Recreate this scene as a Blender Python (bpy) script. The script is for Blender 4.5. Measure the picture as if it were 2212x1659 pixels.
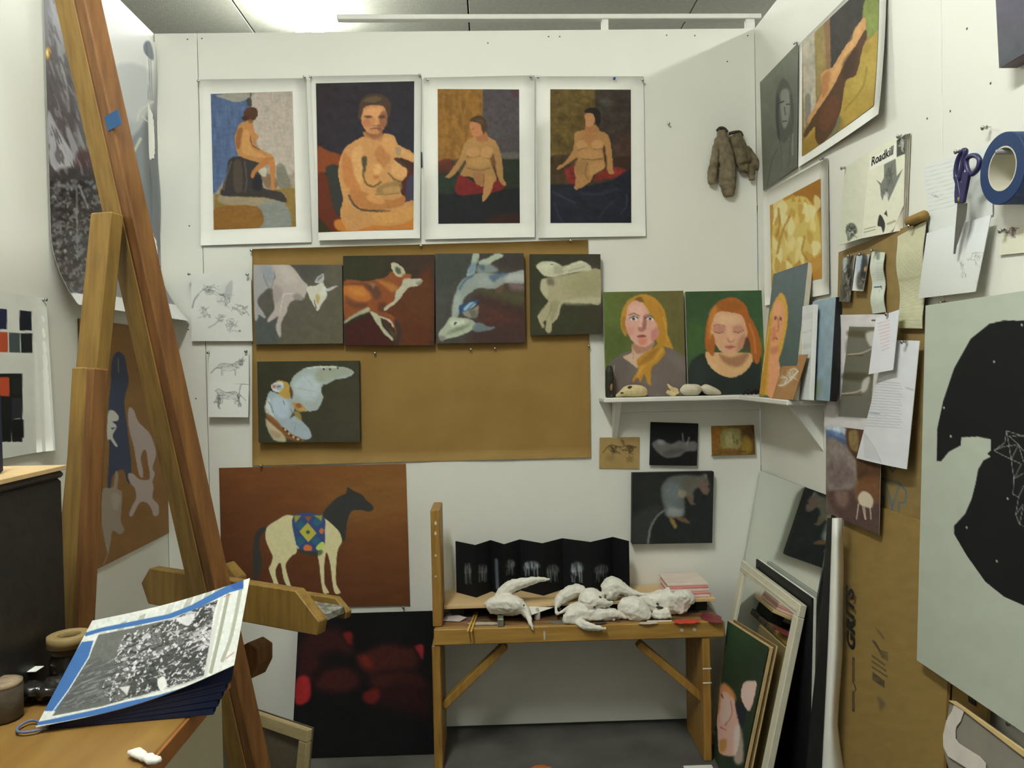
import bpy, bmesh, math, random
import numpy as np
from mathutils import Vector, Matrix
random.seed(7); np.random.seed(7)
for o in list(bpy.data.objects): bpy.data.objects.remove(o)
SC = bpy.context.scene; COL = SC.collection
# ------------------------------------------------------------------ camera
RW = 2.077                      # room width: x = 0 left wall, x = RW right wall, y = 0 back wall
CAM = np.array([1.129, -2.7294, 1.2626]); YAW, PITCH, ROLL, FPX = .0270, -.0180, -.0205, 1687.3
CX, CY = 1106., 829.5
def _axes():
    f = np.array([math.sin(YAW)*math.cos(PITCH), math.cos(YAW)*math.cos(PITCH), math.sin(PITCH)])
    r = np.array([math.cos(YAW), -math.sin(YAW), 0.]); u = np.cross(r, f)
    c, s = math.cos(ROLL), math.sin(ROLL)
    return c*r+s*u, -s*r+c*u, f
AR, AU, AF = _axes()
cd = bpy.data.cameras.new('camera'); cam = bpy.data.objects.new('camera', cd); COL.objects.link(cam)
cd.sensor_fit = 'HORIZONTAL'; cd.sensor_width = 36; cd.lens = FPX/2212*36; cd.clip_start = .02
cam.matrix_world = Matrix(((AR[0],AU[0],-AF[0],CAM[0]),(AR[1],AU[1],-AF[1],CAM[1]),(AR[2],AU[2],-AF[2],CAM[2]),(0,0,0,1)))
SC.camera = cam
# ------------------------------------------------------------------ world and exposure
w = bpy.data.worlds.new('studio_air'); SC.world = w; w.use_nodes = True
w.node_tree.nodes['Background'].inputs[0].default_value = (.96, 1.0, .94, 1)
w.node_tree.nodes['Background'].inputs[1].default_value = .16
vs = SC.view_settings; vs.view_transform = 'Standard'; vs.look = 'None'; vs.gamma = 1; vs.use_curve_mapping = False
vs.exposure = 0.02
LAMP_POWER = 30.0
# ------------------------------------------------------------------ geometry helpers
def ray(px, py):
    return AR*((px-CX)/FPX) - AU*((py-CY)/FPX) + AF
def on_x(px, py, X): d = ray(px, py); return CAM + d*(X-CAM[0])/d[0]
def on_y(px, py, Y): d = ray(px, py); return CAM + d*(Y-CAM[1])/d[1]
def on_z(px, py, Z): d = ray(px, py); return CAM + d*(Z-CAM[2])/d[2]
def at(px, py, dep): return CAM + ray(px, py)*dep
def back(px, py, off=0.): return on_y(px, py, -off)
def right(px, py, off=0.): return on_x(px, py, RW-off)
def left(px, py, off=0.): return on_x(px, py, off)
def project(P):
    d = np.asarray(P)-CAM; z = d@AF
    return CX+FPX*(d@AR)/z, CY-FPX*(d@AU)/z
ORG = {}
def nrm(v): v = np.asarray(v, float); return v/np.linalg.norm(v)
def mesh_obj(name, V, F, mat, parent=None, smooth=False, colors=None, org=None, uv=None):
    V = np.asarray(V, float).reshape(-1, 3)
    if parent is not None: o0 = ORG[parent.name]
    else:
        o0 = np.array([(V[:,0].min()+V[:,0].max())/2, (V[:,1].min()+V[:,1].max())/2, V[:,2].min()]) if org is None else np.asarray(org, float)
    me = bpy.data.meshes.new(name); L = V-o0
    if isinstance(F, np.ndarray):
        n, k = F.shape
        me.vertices.add(len(L)); me.vertices.foreach_set('co', L.astype(np.float32).ravel())
        me.loops.add(n*k); me.loops.foreach_set('vertex_index', F.astype(np.int32).ravel())
        me.polygons.add(n); me.polygons.foreach_set('loop_start', np.arange(0, n*k, k, dtype=np.int32))
        me.polygons.foreach_set('loop_total', np.full(n, k, np.int32)); me.update(calc_edges=True)
    else:
        me.from_pydata([tuple(v) for v in L], [], F); me.update()
    if colors is not None:
        a = me.color_attributes.new('Col', 'FLOAT_COLOR', 'POINT')
        a.data.foreach_set('color', np.c_[colors, np.ones(len(colors))].astype(np.float32).ravel())
    if mat: me.materials.append(mat)
    if smooth: me.polygons.foreach_set('use_smooth', np.ones(len(me.polygons), bool))
    ob = bpy.data.objects.new(name, me); COL.objects.link(ob)
    if parent is not None: ob.parent = parent; ORG[ob.name] = o0
    else: ob.location = o0; ORG[ob.name] = o0
    # sub-parts hang under a child that sits at the same origin
    return ob
def tag(o, label=None, cat=None, group=None, kind=None):
    if label: o['label'] = label
    if cat: o['category'] = cat
    if group: o['group'] = group
    if kind: o['kind'] = kind
    return o
def thing(name, label, cat, loc, group=None):
    o = bpy.data.objects.new(name, None); COL.objects.link(o); o.location = tuple(loc); o.empty_display_size = .05
    ORG[o.name] = np.asarray(loc, float); return tag(o, label, cat, group)
def from_bm(name, bm, mat, parent=None, smooth=False, **k):
    bm.verts.index_update(); V = [tuple(v.co) for v in bm.verts]; F = [[v.index for v in f.verts] for f in bm.faces]; bm.free()
    return mesh_obj(name, V, F, mat, parent, smooth, **k)
BOXF = [(0,3,2,1),(4,5,6,7),(0,1,5,4),(1,2,6,5),(2,3,7,6),(3,0,4,7)]
def box_vf(a, b):
    (x0,y0,z0),(x1,y1,z1) = a, b
    return [(x0,y0,z0),(x1,y0,z0),(x1,y1,z0),(x0,y1,z0),(x0,y0,z1),(x1,y0,z1),(x1,y1,z1),(x0,y1,z1)], BOXF
def bevel_vf(V, F, r):
    bm = bmesh.new(); vs_ = [bm.verts.new(tuple(v)) for v in V]
    for f in F: bm.faces.new([vs_[i] for i in f])
    bmesh.ops.recalc_face_normals(bm, faces=bm.faces)
    if r: bmesh.ops.bevel(bm, geom=list(bm.edges), offset=r, segments=1, affect='EDGES', profile=.5)
    return bm
def box(name, a, b, mat, parent=None, r=.002, **k):
    return from_bm(name, bevel_vf(*box_vf(a, b), r), mat, parent, **k)
def hexa(name, bot, top, mat, parent=None, r=.0, **k):      # any box-like solid from two quads
    return from_bm(name, bevel_vf(list(bot)+list(top), BOXF, r), mat, parent, **k)
def beam(name, p0, p1, wdir, wd, th, mat, parent=None, r=.002, **k):
    p0 = np.asarray(p0, float); p1 = np.asarray(p1, float); ax = nrm(p1-p0)
    a = np.asarray(wdir, float); a = nrm(a-ax*(a@ax)); b = np.cross(ax, a)
    q = [a*sx*wd/2+b*sy*th/2 for sx, sy in ((-1,-1),(1,-1),(1,1),(-1,1))]
    return hexa(name, [p0+i for i in q], [p1+i for i in q], mat, parent, r, **k)
def prism(name, poly, ext, mat, parent=None, r=.0, **k):      # polygon (world points) pushed along ext
    P = [np.asarray(p, float) for p in poly]; e = np.asarray(ext, float); n = len(P)
    F = [tuple(range(n))[::-1], tuple(range(n, 2*n))]+[(i, (i+1) % n, n+(i+1) % n, n+i) for i in range(n)]
    return from_bm(name, bevel_vf(P+[p+e for p in P], F, r), mat, parent, **k)
def tube_vf(path, rad, n=8, closed=False):
    P = np.asarray(path, float); m = len(P); rad = np.broadcast_to(np.asarray(rad, float), (m,))
    V, F = [], []; u = None
    for i in range(m):
        t = nrm(P[(i+1) % m]-P[i-1]) if closed else nrm(P[min(i+1, m-1)]-P[max(i-1, 0)])
        if u is None: u = nrm(np.cross(t, (.31, .17, .93) if abs(t[2]) < .9 else (1., .1, 0)))
        u = nrm(u-t*(u@t)); v = np.cross(t, u)
        for k in range(n):
            a = 2*math.pi*k/n; V.append(P[i]+rad[i]*(u*math.cos(a)+v*math.sin(a)))
    for i in range(m if closed else m-1):
        for k in range(n):
            a, b = i*n+k, i*n+(k+1) % n; c, d = ((i+1) % m)*n+(k+1) % n, ((i+1) % m)*n+k
            F.append((a, b, c, d))
    if not closed: F += [tuple(range(n))[::-1], tuple(range((m-1)*n, m*n))]
    return V, F
def tube(name, path, rad, mat, parent=None, n=8, closed=False, smooth=True, **k):
    return mesh_obj(name, *tube_vf(path, rad, n, closed), mat, parent, smooth, **k)
def lathe(name, base, axis, prof, mat, parent=None, n=24, closed=False, smooth=True, **k):
    ax = nrm(axis); u = nrm(np.cross(ax, (.3, .2, .9) if abs(ax[2]) < .9 else (1, .1, 0))); v = np.cross(ax, u); base = np.asarray(base, float)
    V = [base+ax*h+r*(u*math.cos(2*math.pi*i/n)+v*math.sin(2*math.pi*i/n)) for r, h in prof for i in range(n)]
    m = len(prof); F = []
    for j in range(m if closed else m-1):
        for i in range(n): F.append((j*n+i, j*n+(i+1) % n, ((j+1) % m)*n+(i+1) % n, ((j+1) % m)*n+i))
    if not closed: F += [tuple(range(n))[::-1], tuple(range((m-1)*n, m*n))]
    return mesh_obj(name, V, F, mat, parent, smooth, **k)
def spline(pts, n=6, closed=False):
    P = np.asarray(pts, float); m = len(P); out = []
    for i in range(m if closed else m-1):
        if closed: a, b, c, d = P[i-1], P[i], P[(i+1) % m], P[(i+2) % m]
        else: a, b, c, d = P[max(i-1, 0)], P[i], P[i+1], P[min(i+2, m-1)]
        for k in range(n):
            t = k/n; out.append(.5*((2*b)+(-a+c)*t+(2*a-5*b+4*c-d)*t*t+(-a+3*b-3*c+d)*t**3))
    if not closed: out.append(P[-1])
    return np.array(out)
# ------------------------------------------------------------------ materials
def s2l(c):
    c = np.asarray(c, float)/255.; return np.where(c <= .04045, c/12.92, ((c+.055)/1.055)**2.4)
def lin(c): return tuple(float(x) for x in s2l(c))+(1.,)
MATS = {}
def mat(name, rgb, rough=.6, var=.12, scale=30., stretch=(1,1,1), bump=.0, bscale=200., metal=0., spec=.4, rgb2=None, contrast=1.):
    if name in MATS: return MATS[name]
    m = bpy.data.materials.new(name); m.use_nodes = True; nt = m.node_tree; N = nt.nodes; b = N['Principled BSDF']
    tc = N.new('ShaderNodeTexCoord'); mp = N.new('ShaderNodeMapping'); mp.inputs['Scale'].default_value = stretch
    no = N.new('ShaderNodeTexNoise'); no.inputs['Scale'].default_value = scale; no.inputs['Detail'].default_value = 5
    nt.links.new(tc.outputs['Object'], mp.inputs['Vector']); nt.links.new(mp.outputs['Vector'], no.inputs['Vector'])
    cr = N.new('ShaderNodeValToRGB'); c = np.array(lin(rgb)[:3]); c2 = np.array(lin(rgb2)[:3]) if rgb2 is not None else c*(1-var)
    c1 = c if rgb2 is not None else np.minimum(c*(1+var), .95)
    cr.color_ramp.elements[0].position = .5-.22/contrast; cr.color_ramp.elements[1].position = .5+.22/contrast
    cr.color_ramp.elements[0].color = (*c2, 1); cr.color_ramp.elements[1].color = (*c1, 1)
    nt.links.new(no.outputs['Fac'], cr.inputs['Fac']); nt.links.new(cr.outputs['Color'], b.inputs['Base Color'])
    b.inputs['Roughness'].default_value = rough; b.inputs['Metallic'].default_value = metal; b.inputs['Specular IOR Level'].default_value = spec
    if bump:
        n2 = N.new('ShaderNodeTexNoise'); n2.inputs['Scale'].default_value = bscale; n2.inputs['Detail'].default_value = 4
        nt.links.new(mp.outputs['Vector'], n2.inputs['Vector'])
        bp = N.new('ShaderNodeBump'); bp.inputs['Strength'].default_value = bump; bp.inputs['Distance'].default_value = .002
        nt.links.new(n2.outputs['Fac'], bp.inputs['Height']); nt.links.new(bp.outputs['Normal'], b.inputs['Normal'])
    MATS[name] = m; return m
def paint_mat(name, rough, bump, bscale, spec=.35):
    m = bpy.data.materials.new(name); m.use_nodes = True; nt = m.node_tree; N = nt.nodes; b = N['Principled BSDF']
    a = N.new('ShaderNodeAttribute'); a.attribute_name = 'Col'; nt.links.new(a.outputs['Color'], b.inputs['Base Color'])
    b.inputs['Roughness'].default_value = rough; b.inputs['Specular IOR Level'].default_value = spec
    tc = N.new('ShaderNodeTexCoord'); n2 = N.new('ShaderNodeTexNoise'); n2.inputs['Scale'].default_value = bscale
    nt.links.new(tc.outputs['Object'], n2.inputs['Vector']); bp = N.new('ShaderNodeBump'); bp.inputs['Strength'].default_value = bump; bp.inputs['Distance'].default_value = .001
    nt.links.new(n2.outputs['Fac'], bp.inputs['Height']); nt.links.new(bp.outputs['Normal'], b.inputs['Normal'])
    return m
OIL = paint_mat('oil_paint', .6, .25, 500, .16); PRINT = paint_mat('printed_paper', .7, .05, 300, .2); GLOSSP = paint_mat('glossy_print', .28, .05, 60)
WHITEWALL = mat('white_wall_paint', (236,235,226), .55, .02, 3, bump=.06, bscale=90)
PAPER = mat('white_paper', (240,239,231), .7, .015, 20, bump=.04)
WPAINT = mat('white_gloss_paint', (235,234,226), .4, .03, 20)
GESSO = mat('canvas_edge', (206,198,178), .8, .1, 60, bump=.2)
WOOD = mat('easel_wood', (146,115,54), .55, .2, 9, (7,7,.7), bump=.1, bscale=60, rgb2=(114,85,37))
WOODR = mat('easel_wood_reddish', (132,90,44), .55, .2, 9, (7,7,.7), bump=.1, bscale=60, rgb2=(96,60,28))
BWOOD = mat('bench_wood', (184,144,72), .5, .2, 12, (.7,6,6), bump=.1, bscale=60, rgb2=(150,110,48))
BWOODV = mat('bench_wood_upright', (178,138,66), .5, .2, 12, (6,6,.7), bump=.1, bscale=60, rgb2=(140,100,42))
PLY = mat('plywood_board', (222,190,140), .55, .06, 6, (1,5,5))
DESKW = mat('desk_top_wood', (154,119,62), .45, .1, 6, (5,1,5), rgb2=(134,98,48))
KRAFT = mat('kraft_paper', (154,122,64), .7, .06, 7, (1,3,1), bump=.05, rgb2=(142,110,54))
CARD = mat('corrugated_card', (152,122,66), .75, .05, 12, bump=.06, rgb2=(140,110,56))
STEEL = mat('pin_steel', (190,190,184), .25, .05, metal=1.)
BLACKM = mat('black_paint', (24,24,25), .6, .15)
CONC = mat('concrete_floor', (104,102,96), .6, .2, 7, bump=.15, bscale=40, rgb2=(76,74,70))
CEILM = mat('ceiling_board', (240,239,224), .85, .06, 40, bump=.6, bscale=120, rgb2=(228,226,210))
DARKGAP = mat('dark_gap', (40,38,34), .9, .1)
def emis(name, rgb, st):
    m = bpy.data.materials.new(name); m.use_nodes = True; b = m.node_tree.nodes['Principled BSDF']
    b.inputs['Base Color'].default_value = lin(rgb); b.inputs['Emission Color'].default_value = lin(rgb); b.inputs['Emission Strength'].default_value = st; return m
TUBE = emis('fluorescent_tube', (249,254,246), 66.)
# ------------------------------------------------------------------ room shell
def panel_wall(name, lo, hi, axis, cuts, m, gap=.0022, th=.04):
    """flat wall made of board panels along `axis`; a dark backing shows in the joints"""
    root = bpy.data.objects.new(name, None); COL.objects.link(root); ORG[root.name] = np.array(lo, float); root.location = tuple(lo)
    root['kind'] = 'structure'
    for a, b in zip(cuts[:-1], cuts[1:]):
        l, h = list(lo), list(hi); l[axis] = a+gap/2; h[axis] = b-gap/2
        box('wall_panel', l, h, m, root, r=.0012)
    return root
HW = 2.44
s1 = float(back(430, 250)[0])
panel_wall('wall_back', (0, 0, .014), (RW, .022, HW), 0, [0, s1, RW], WHITEWALL)
tag(box('wall_back_frame', (0.0, .024, 0.02), (RW, .07, HW-.01), DARKGAP, r=0), kind='structure')
panel_wall('wall_left', (-.022, -3.3, .0), (0, 0.0, HW), 1, [-3.3, -2.2, -.985, 0.0], WHITEWALL, gap=.001)
s2 = float(right(2034, 150)[1])
panel_wall('wall_right', (RW, -3.3, .0), (RW+.022, 0.0, HW), 1, [-3.3, s2-1.22, s2, 0.0], WHITEWALL)
tag(box('floor', (-4, -5, -.1), (7, 7, 0), CONC, r=0), kind='structure')
ceil = bpy.data.objects.new('ceiling', None); COL.objects.link(ceil); ceil.location = (1, 0, 3.2); ORG['ceiling'] = np.array([1, 0, 3.2]); ceil['kind'] = 'structure'
for i in range(-3, 5):
    for j in range(-2, 3):
        x0 = -.166+1.215*i; y0 = -.6+2.44*j
        box('ceiling_panel', (x0+.004, y0+.004, 3.2), (x0+1.211, y0+2.436, 3.215), CEILM, ceil, r=.002)
tag(box('ceiling_deck', (-4.2, -6, 3.216), (7, 7.2, 3.3), DARKGAP, r=0), kind='structure')
# white rail on top of the back partition
rail = thing('partition_rail', 'white metal rail fixed along the top of the back partition', 'rail', back(1180, 60))
r0, r1 = on_y(729, 40, .035), on_y(1642, 38, .035)
beam('bar', r0, (r1[0], r1[1], r1[2]), (0,0,1), .017, .03, WPAINT, rail)
for px, wpx in ((1306, 15), (1619, 20)):
    a = on_y(px, 40, .035); beam('stub', (a[0], .035, HW-.008), (a[0], .035, r0[2]), (1,0,0), wpx/619, .02, WPAINT, rail)
# old nail holes: shallow dark dents in the boards
NAILH = mat('nail_hole_dark', (92,88,80), .9, .1)
def nail_holes(wall, pts, fn, n):
    for x, y in pts:
        c = fn(x, y, .0); lathe('nail_hole', c, n, [(.0026,.0002),(.0024,.0006),(.0003,.0007)], NAILH, wall, n=8)
nail_holes(bpy.data.objects['wall_back'], [(405,85),(436,83),(1185,79),(1209,79),(1054,93),(1440,76),(1501,77),(1571,133),(1615,77),(409,488),(407,712),(423,861)], back, (0,-1,0))
nail_holes(bpy.data.objects['wall_right'], [(2053,240),(2003,256),(2089,62),(2140,180)], right, (-1,0,0))
# ------------------------------------------------------------------ fluorescent fixtures
def fixture(x, y0, y1, label, power=1.):
    f = thing('fluorescent_fixture', label, 'ceiling light', (x, (y0+y1)/2, 3.11), 'fluorescent fixtures under the ceiling')
    box('housing', (x-.03, y0, 3.15), (x+.03, y1, 3.2), WPAINT, f)
    box('divider', (x-.010, y0+.01, 3.115), (x+.010, y1-.01, 3.1495), WPAINT, f)
    for s in (-1, 1): tube('tube', [(x+s*.055, y0+.03, 3.115), (x+s*.055, y1-.03, 3.115)], .019, TUBE, f, n=10)
    ld = bpy.data.lights.new('tube_light', 'AREA'); ld.shape = 'RECTANGLE'; ld.size = .2; ld.size_y = y1-y0-.06; ld.energy = LAMP_POWER*power; ld.color = (.955, 1., .965)
    lo = bpy.data.objects.new('tube_light', ld); COL.objects.link(lo); lo.parent = f; lo.location = (0, 0, -.02)
fixture(.62, -2.75, -1.53, 'twin tube fluorescent fixture over the left side of the booth')
fixture(.19, .45, 1.67, 'twin tube fluorescent fixture seen above the back partition')
fixture(3.65, -1.9, -.68, 'twin tube fluorescent fixture beyond the right partition', .3)
fixture(3.65, 1.2, 2.42, 'added unseen twin tube fixture far behind the right partition')  # unseen fixture added to brighten the ceiling
fixture(1.92, 2.3, 3.52, 'added twin tube fixture hidden beyond the middle of the back partition')  # added out of sight to lift the ceiling's brightness
fixture(.19, 2.6, 3.82, 'added unseen twin tube fixture, second one beyond the back partition')  # added beyond view for more light on the ceiling
fixture(3.65, -4.6, -3.38, 'twin tube fluorescent fixture behind the camera, beyond the right partition', .3)
# ------------------------------------------------------------------ paint: layered brush shapes evaluated on a fine canvas grid
def _mask(X, Y, x0, y0, x1, y1): return np.nonzero((X >= x0) & (X <= x1) & (Y >= y0) & (Y <= y1))[0]
def _segdist(px, py, ax, ay, bx, by):
    dx, dy = bx-ax, by-ay; t = np.clip(((px-ax)*dx+(py-ay)*dy)/(dx*dx+dy*dy+1e-9), 0, 1)
    return np.hypot(px-ax-t*dx, py-ay-t*dy)
def P(c, pts, soft=1.2, a=1., sm=True): return ('P', c, pts, soft, a, sm)          # filled shape
def S(c, pts, w=3., soft=1.2, a=1., sm=True): return ('S', c, pts, w, soft, a, sm)    # brush stroke
def M(c, pts, sx, sy, ang, thr, seed, a=.9, soft=2., sm=False): return ('M', c, pts, soft, a, sm, (sx, sy, ang, thr, seed))   # broken mottled patches
def E(c, x, y, rx, ry, ang=0., soft=1.5, a=1.): return ('E', c, x, y, rx, ry, ang, soft, a)
def G(c0, c1, x0, y0, x1, y1, a=1.): return ('G', c0, c1, x0, y0, x1, y1, a)        # two-colour blend of the ground coat
def N(amp, sx, sy, seed=1): return ('N', amp, sx, sy, seed)                        # brush mottling
def vnoise(x, y, seed):
    xi, yi = np.floor(x).astype(int), np.floor(y).astype(int); fx, fy = x-xi, y-yi
    def h(i, j):
        n = (i*374761393+j*668265263+seed*974634777) & 0xffffffff; n = ((n ^ (n >> 13))*1274126177) & 0xffffffff; return ((n ^ (n >> 16)) & 0xffff)/65535.
    fx = fx*fx*(3-2*fx); fy = fy*fy*(3-2*fy)
    return (h(xi,yi)*(1-fx)+h(xi+1,yi)*fx)*(1-fy)+(h(xi,yi+1)*(1-fx)+h(xi+1,yi+1)*fx)*fy
def paint(X, Y, base, layers, tr=(0,0,1), warp=1.3):
    """X, Y: photograph-scale coordinates of the grid; layer coordinates are (x*s) offsets of a magnified view"""
    ox, oy, s = tr; x = (X-ox)*s; y = (Y-oy)*s
    x = x+s*warp*(vnoise(X/5, Y/5, 31)+.6*vnoise(X/2.3, Y/2.3, 33)-.8); y = y+s*warp*(vnoise(X/5, Y/5, 37)+.6*vnoise(X/2.3, Y/2.3, 39)-.8)
    C = np.tile(np.asarray(base, float), (len(X), 1))
    for L in layers:
        k = L[0]
        if k == 'G':
            _, c0, c1, x0, y0, x1, y1, a = L; t = np.clip(((x-x0)*(x1-x0)+(y-y0)*(y1-y0))/((x1-x0)**2+(y1-y0)**2), 0, 1)[:, None]
            C = C*(1-a)+a*(np.asarray(c0)*(1-t)+np.asarray(c1)*t); continue
        if k == 'N':
            _, amp, sx, sy, seed = L
            n = vnoise(x/sx, y/sy, seed)*.6+vnoise(x/sx*2.1, y/sy*2.1, seed+5)*.4-.5; C = C*(1+2*amp*n[:, None]); continue
        if k == 'E':
            _, c, ex, ey, rx, ry, ang, soft, a = L; soft = max(soft*(max(1, .55*s) if soft > 2.6 else 1), .8*s); R = max(rx, ry)+soft*2
            I = _mask(x, y, ex-R, ey-R, ex+R, ey+R)
            if not len(I): continue
            ca, sa = math.cos(ang), math.sin(ang); dx, dy = x[I]-ex, y[I]-ey; u, v = dx*ca+dy*sa, -dx*sa+dy*ca
            d = (np.hypot(u/rx, v/ry)-1)*min(rx, ry)
            cov = np.clip(.5-d/(2*soft), 0, 1)
        elif k in 'PM':
            c, pts, soft, a, sm = L[1:6]; soft = max(soft*(max(1, .55*s) if soft > 2.6 else 1), .8*s)
            Q = spline(pts, 4, True) if sm and len(pts) > 3 else np.asarray(pts, float)
            I = _mask(x, y, Q[:,0].min()-soft*2, Q[:,1].min()-soft*2, Q[:,0].max()+soft*2, Q[:,1].max()+soft*2)
            if not len(I): continue
            px, py = x[I], y[I]; d = np.full(len(I), 1e9); ins = np.zeros(len(I), bool)
            for i in range(len(Q)):
                ax, ay = Q[i-1]; bx, by = Q[i]
                d = np.minimum(d, _segdist(px, py, ax, ay, bx, by))
                if ay != by:
                    cr = (ay > py) != (by > py); ins ^= cr & (px < (bx-ax)*(py-ay)/(by-ay)+ax)
            d = np.where(ins, -d, d); cov = np.clip(.5-d/(2*soft), 0, 1)
            if k == 'M':
                sx, sy, ang, thr, seed = L[6]; ca, sa = math.cos(ang), math.sin(ang); u, v = (px*ca+py*sa)/sx, (-px*sa+py*ca)/sy
                nz = .6*vnoise(u, v, seed)+.4*vnoise(u*2.2, v*2.2, seed+3); cov = cov*np.clip((nz-thr)/.1+.5, 0, 1)
        else:
            _, c, pts, wd, soft, a, sm = L; soft = max(soft*max(1, .35*s), .7*s)
            Q = spline(pts, 5) if sm and len(pts) > 2 else np.asarray(pts, float); R = wd/2+soft*2
            I = _mask(x, y, Q[:,0].min()-R, Q[:,1].min()-R, Q[:,0].max()+R, Q[:,1].max()+R)
            if not len(I): continue
            px, py = x[I], y[I]; d = np.full(len(I), 1e9)
            for i in range(1, len(Q)): d = np.minimum(d, _segdist(px, py, *Q[i-1], *Q[i]))
            cov = np.clip(.5-(d-wd/2)/(2*soft), 0, 1)
        cov = (cov*cov*(3-2*cov)*a)[:, None]; C[I] = C[I]*(1-cov)+np.asarray(c, float)*cov
    return np.clip(C, 0, 255)
def bil(q, U, Vv):
    q = [np.asarray(p, float) for p in q]; U = U[:, None]; Vv = Vv[:, None]
    return (q[0]*(1-U)+q[1]*U)*(1-Vv)+(q[3]*(1-U)+q[2]*U)*Vv
def grid_faces(nu, nv):
    i = np.arange(nv-1)[:, None]*nu+np.arange(nu-1)[None, :]; i = i.ravel()
    return np.stack([i, i+nu, i+nu+1, i+1], 1)
def albedo(C, white, k=.86):
    t = C/255.; C = 255*t**1.10*(.96+.04*t*t); C[:,2] *= 1-.08*(1-t.mean(1)); C[:,1] *= 1+.05*(1-t.mean(1))
    A = s2l(C)/s2l(white)*k; g = A@np.array([.25,.6,.15]); return np.clip(A*.90+.10*g[:, None], .004, .9)
def painted(name, q, layers, base, tr, white, m, parent=None, step=2.0, lift=0., curl=None, grid=None, **kw):
    """fine grid over world quad q = TL, TR, BR, BL; colours come from the brush layers"""
    px = [project(p) for p in q]
    wpx = max(math.dist(px[0], px[1]), math.dist(px[3], px[2])); hpx = max(math.dist(px[0], px[3]), math.dist(px[1], px[2]))
    nu, nv = (max(4, int(wpx/step)), max(4, int(hpx/step))) if grid is None else grid
    U, Vv = np.meshgrid(np.linspace(0, 1, nu), np.linspace(0, 1, nv)); U = U.ravel(); Vv = Vv.ravel()
    W = bil(q, U, Vv)
    n = nrm(np.cross(np.asarray(q[3])-q[0], np.asarray(q[1])-q[0]))
    if (CAM-np.asarray(q[0]))@n < 0: n = -n
    if curl is not None: W = W+n*curl(U, Vv)[:, None]
    X, Y = project(W); C = paint(X, Y, base, layers, tr, 1.5 if m is OIL else .25); W = W+n*lift
    return mesh_obj(name, W, grid_faces(nu, nv), m, parent, True, albedo(C, white), **kw)
def quad(fn, pts, off=0.): return [fn(x, y, off) for x, y in pts]
def zq(tr, pts): return [(tr[0]+x/tr[2], tr[1]+y/tr[2]) for x, y in pts]
def base_of(q): q = np.asarray(q); return (q[:,0].mean(), q[:,1].mean(), q[:,2].min())
def sheet_back(q, m, parent, curl=None, name='sheet', nu=10, nv=12, th=.0006):
    """paper sheet with a front and a back"""
    U, Vv = np.meshgrid(np.linspace(0, 1, nu), np.linspace(0, 1, nv)); U = U.ravel(); Vv = Vv.ravel(); W = bil(q, U, Vv)
    n = nrm(np.cross(np.asarray(q[3])-q[0], np.asarray(q[1])-q[0])); n = -n if (CAM-np.asarray(q[0]))@n < 0 else n
    if curl is not None: W = W+n*curl(U, Vv)[:, None]
    k = nu*nv; f = grid_faces(nu, nv); F = [tuple(a) for a in f]+[tuple(a[::-1]+k) for a in f]
    rim = list(range(nu))+[j*nu+nu-1 for j in range(1, nv)]+[(nv-1)*nu+i for i in range(nu-2, -1, -1)]+[j*nu for j in range(nv-2, 0, -1)]
    F += [(rim[i], rim[i-1], rim[i-1]+k, rim[i]+k) for i in range(len(rim))]
    return mesh_obj(name, np.r_[W, W-n*th], F, m, parent, True)
def sheet(name, label, cat, q, layers, base, tr, white, m=PRINT, curl=None, group=None, step=2.0, back_m=None):
    t = thing(name, label, cat, base_of(q), group)
    sheet_back(q, back_m or PAPER, t, curl)
    painted('printed_face', q, layers, base, tr, white, m, t, step, lift=.0005, curl=curl)
    return t
def bordered(name, label, cat, q, qi, layers, base, tr, white, curl=None, m=OIL, group=None):
    """white sheet q with a painted area qi inside its margins"""
    t = thing(name, label, cat, base_of(q), group); sheet_back(q, PAPER, t, curl)
    q0, q1, q3 = np.asarray(q[0]), np.asarray(q[1]), np.asarray(q[3])
    c2 = None
    if curl is not None:
        A = np.stack([q1-q0, q3-q0], 1)
        def c2(U, Vv):
            Wp = bil(qi, U, Vv); uv = np.linalg.lstsq(A, (Wp-q0).T, rcond=None)[0]; return curl(np.clip(uv[0],0,1), np.clip(uv[1],0,1))
    painted('painted_image', qi, layers, base, tr, white, m, t, lift=.0012, curl=c2)
    return t
def canvas(name, label, cat, q, depth, layers, base, tr, white, edge=None, group=None, m=OIL, step=2.0, gap=0.):
    """stretched canvas: painted face, wrapped sides on a stretcher of the given depth behind it"""
    t = thing(name, label, cat, base_of(q), group)
    n = nrm(np.cross(np.asarray(q[3])-q[0], np.asarray(q[1])-q[0])); n = -n if (CAM-np.asarray(q[0]))@n < 0 else n
    painted('painted_face', q, layers, base, tr, white, m, t, step, lift=.0006)
    Q = [np.asarray(p) for p in q]; hexa('stretcher', [p-n*(depth+gap) for p in Q[::-1]], [p-n*gap for p in Q[::-1]], edge or GESSO, t, r=.0015)
    return t
PIN_N = [0]
def pin(P, nrm_, label, m=STEEL, sc=1.):
    """round-headed steel push pin stuck along the wall normal"""
    P = np.asarray(P, float); n = nrm(nrm_); P = P-n*.002
    prof = [(.0006,0),(.0006,.006),(.0036,.0065),(.0042,.008),(.0028,.0095),(.0026,.0135),(.0044,.0145),(.0047,.0165),(.0036,.0178),(.0002,.018)]
    tilt = nrm(n+np.array([0, 0, -.12])); o = lathe('push_pin', P, tilt, [(r*sc, h*sc) for r, h in prof], m, n=10, org=P)
    return tag(o, label, 'push pin', 'steel push pins in the walls')
NB, NR, NL = (0,-1,0), (-1,0,0), (1,0,0)
WT = (236,236,228)      # how white paper reads high on the back wall
WM = (222,219,204); WLo = (200,196,178); WR = (226,226,214); WLf = (196,194,182)
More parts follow.
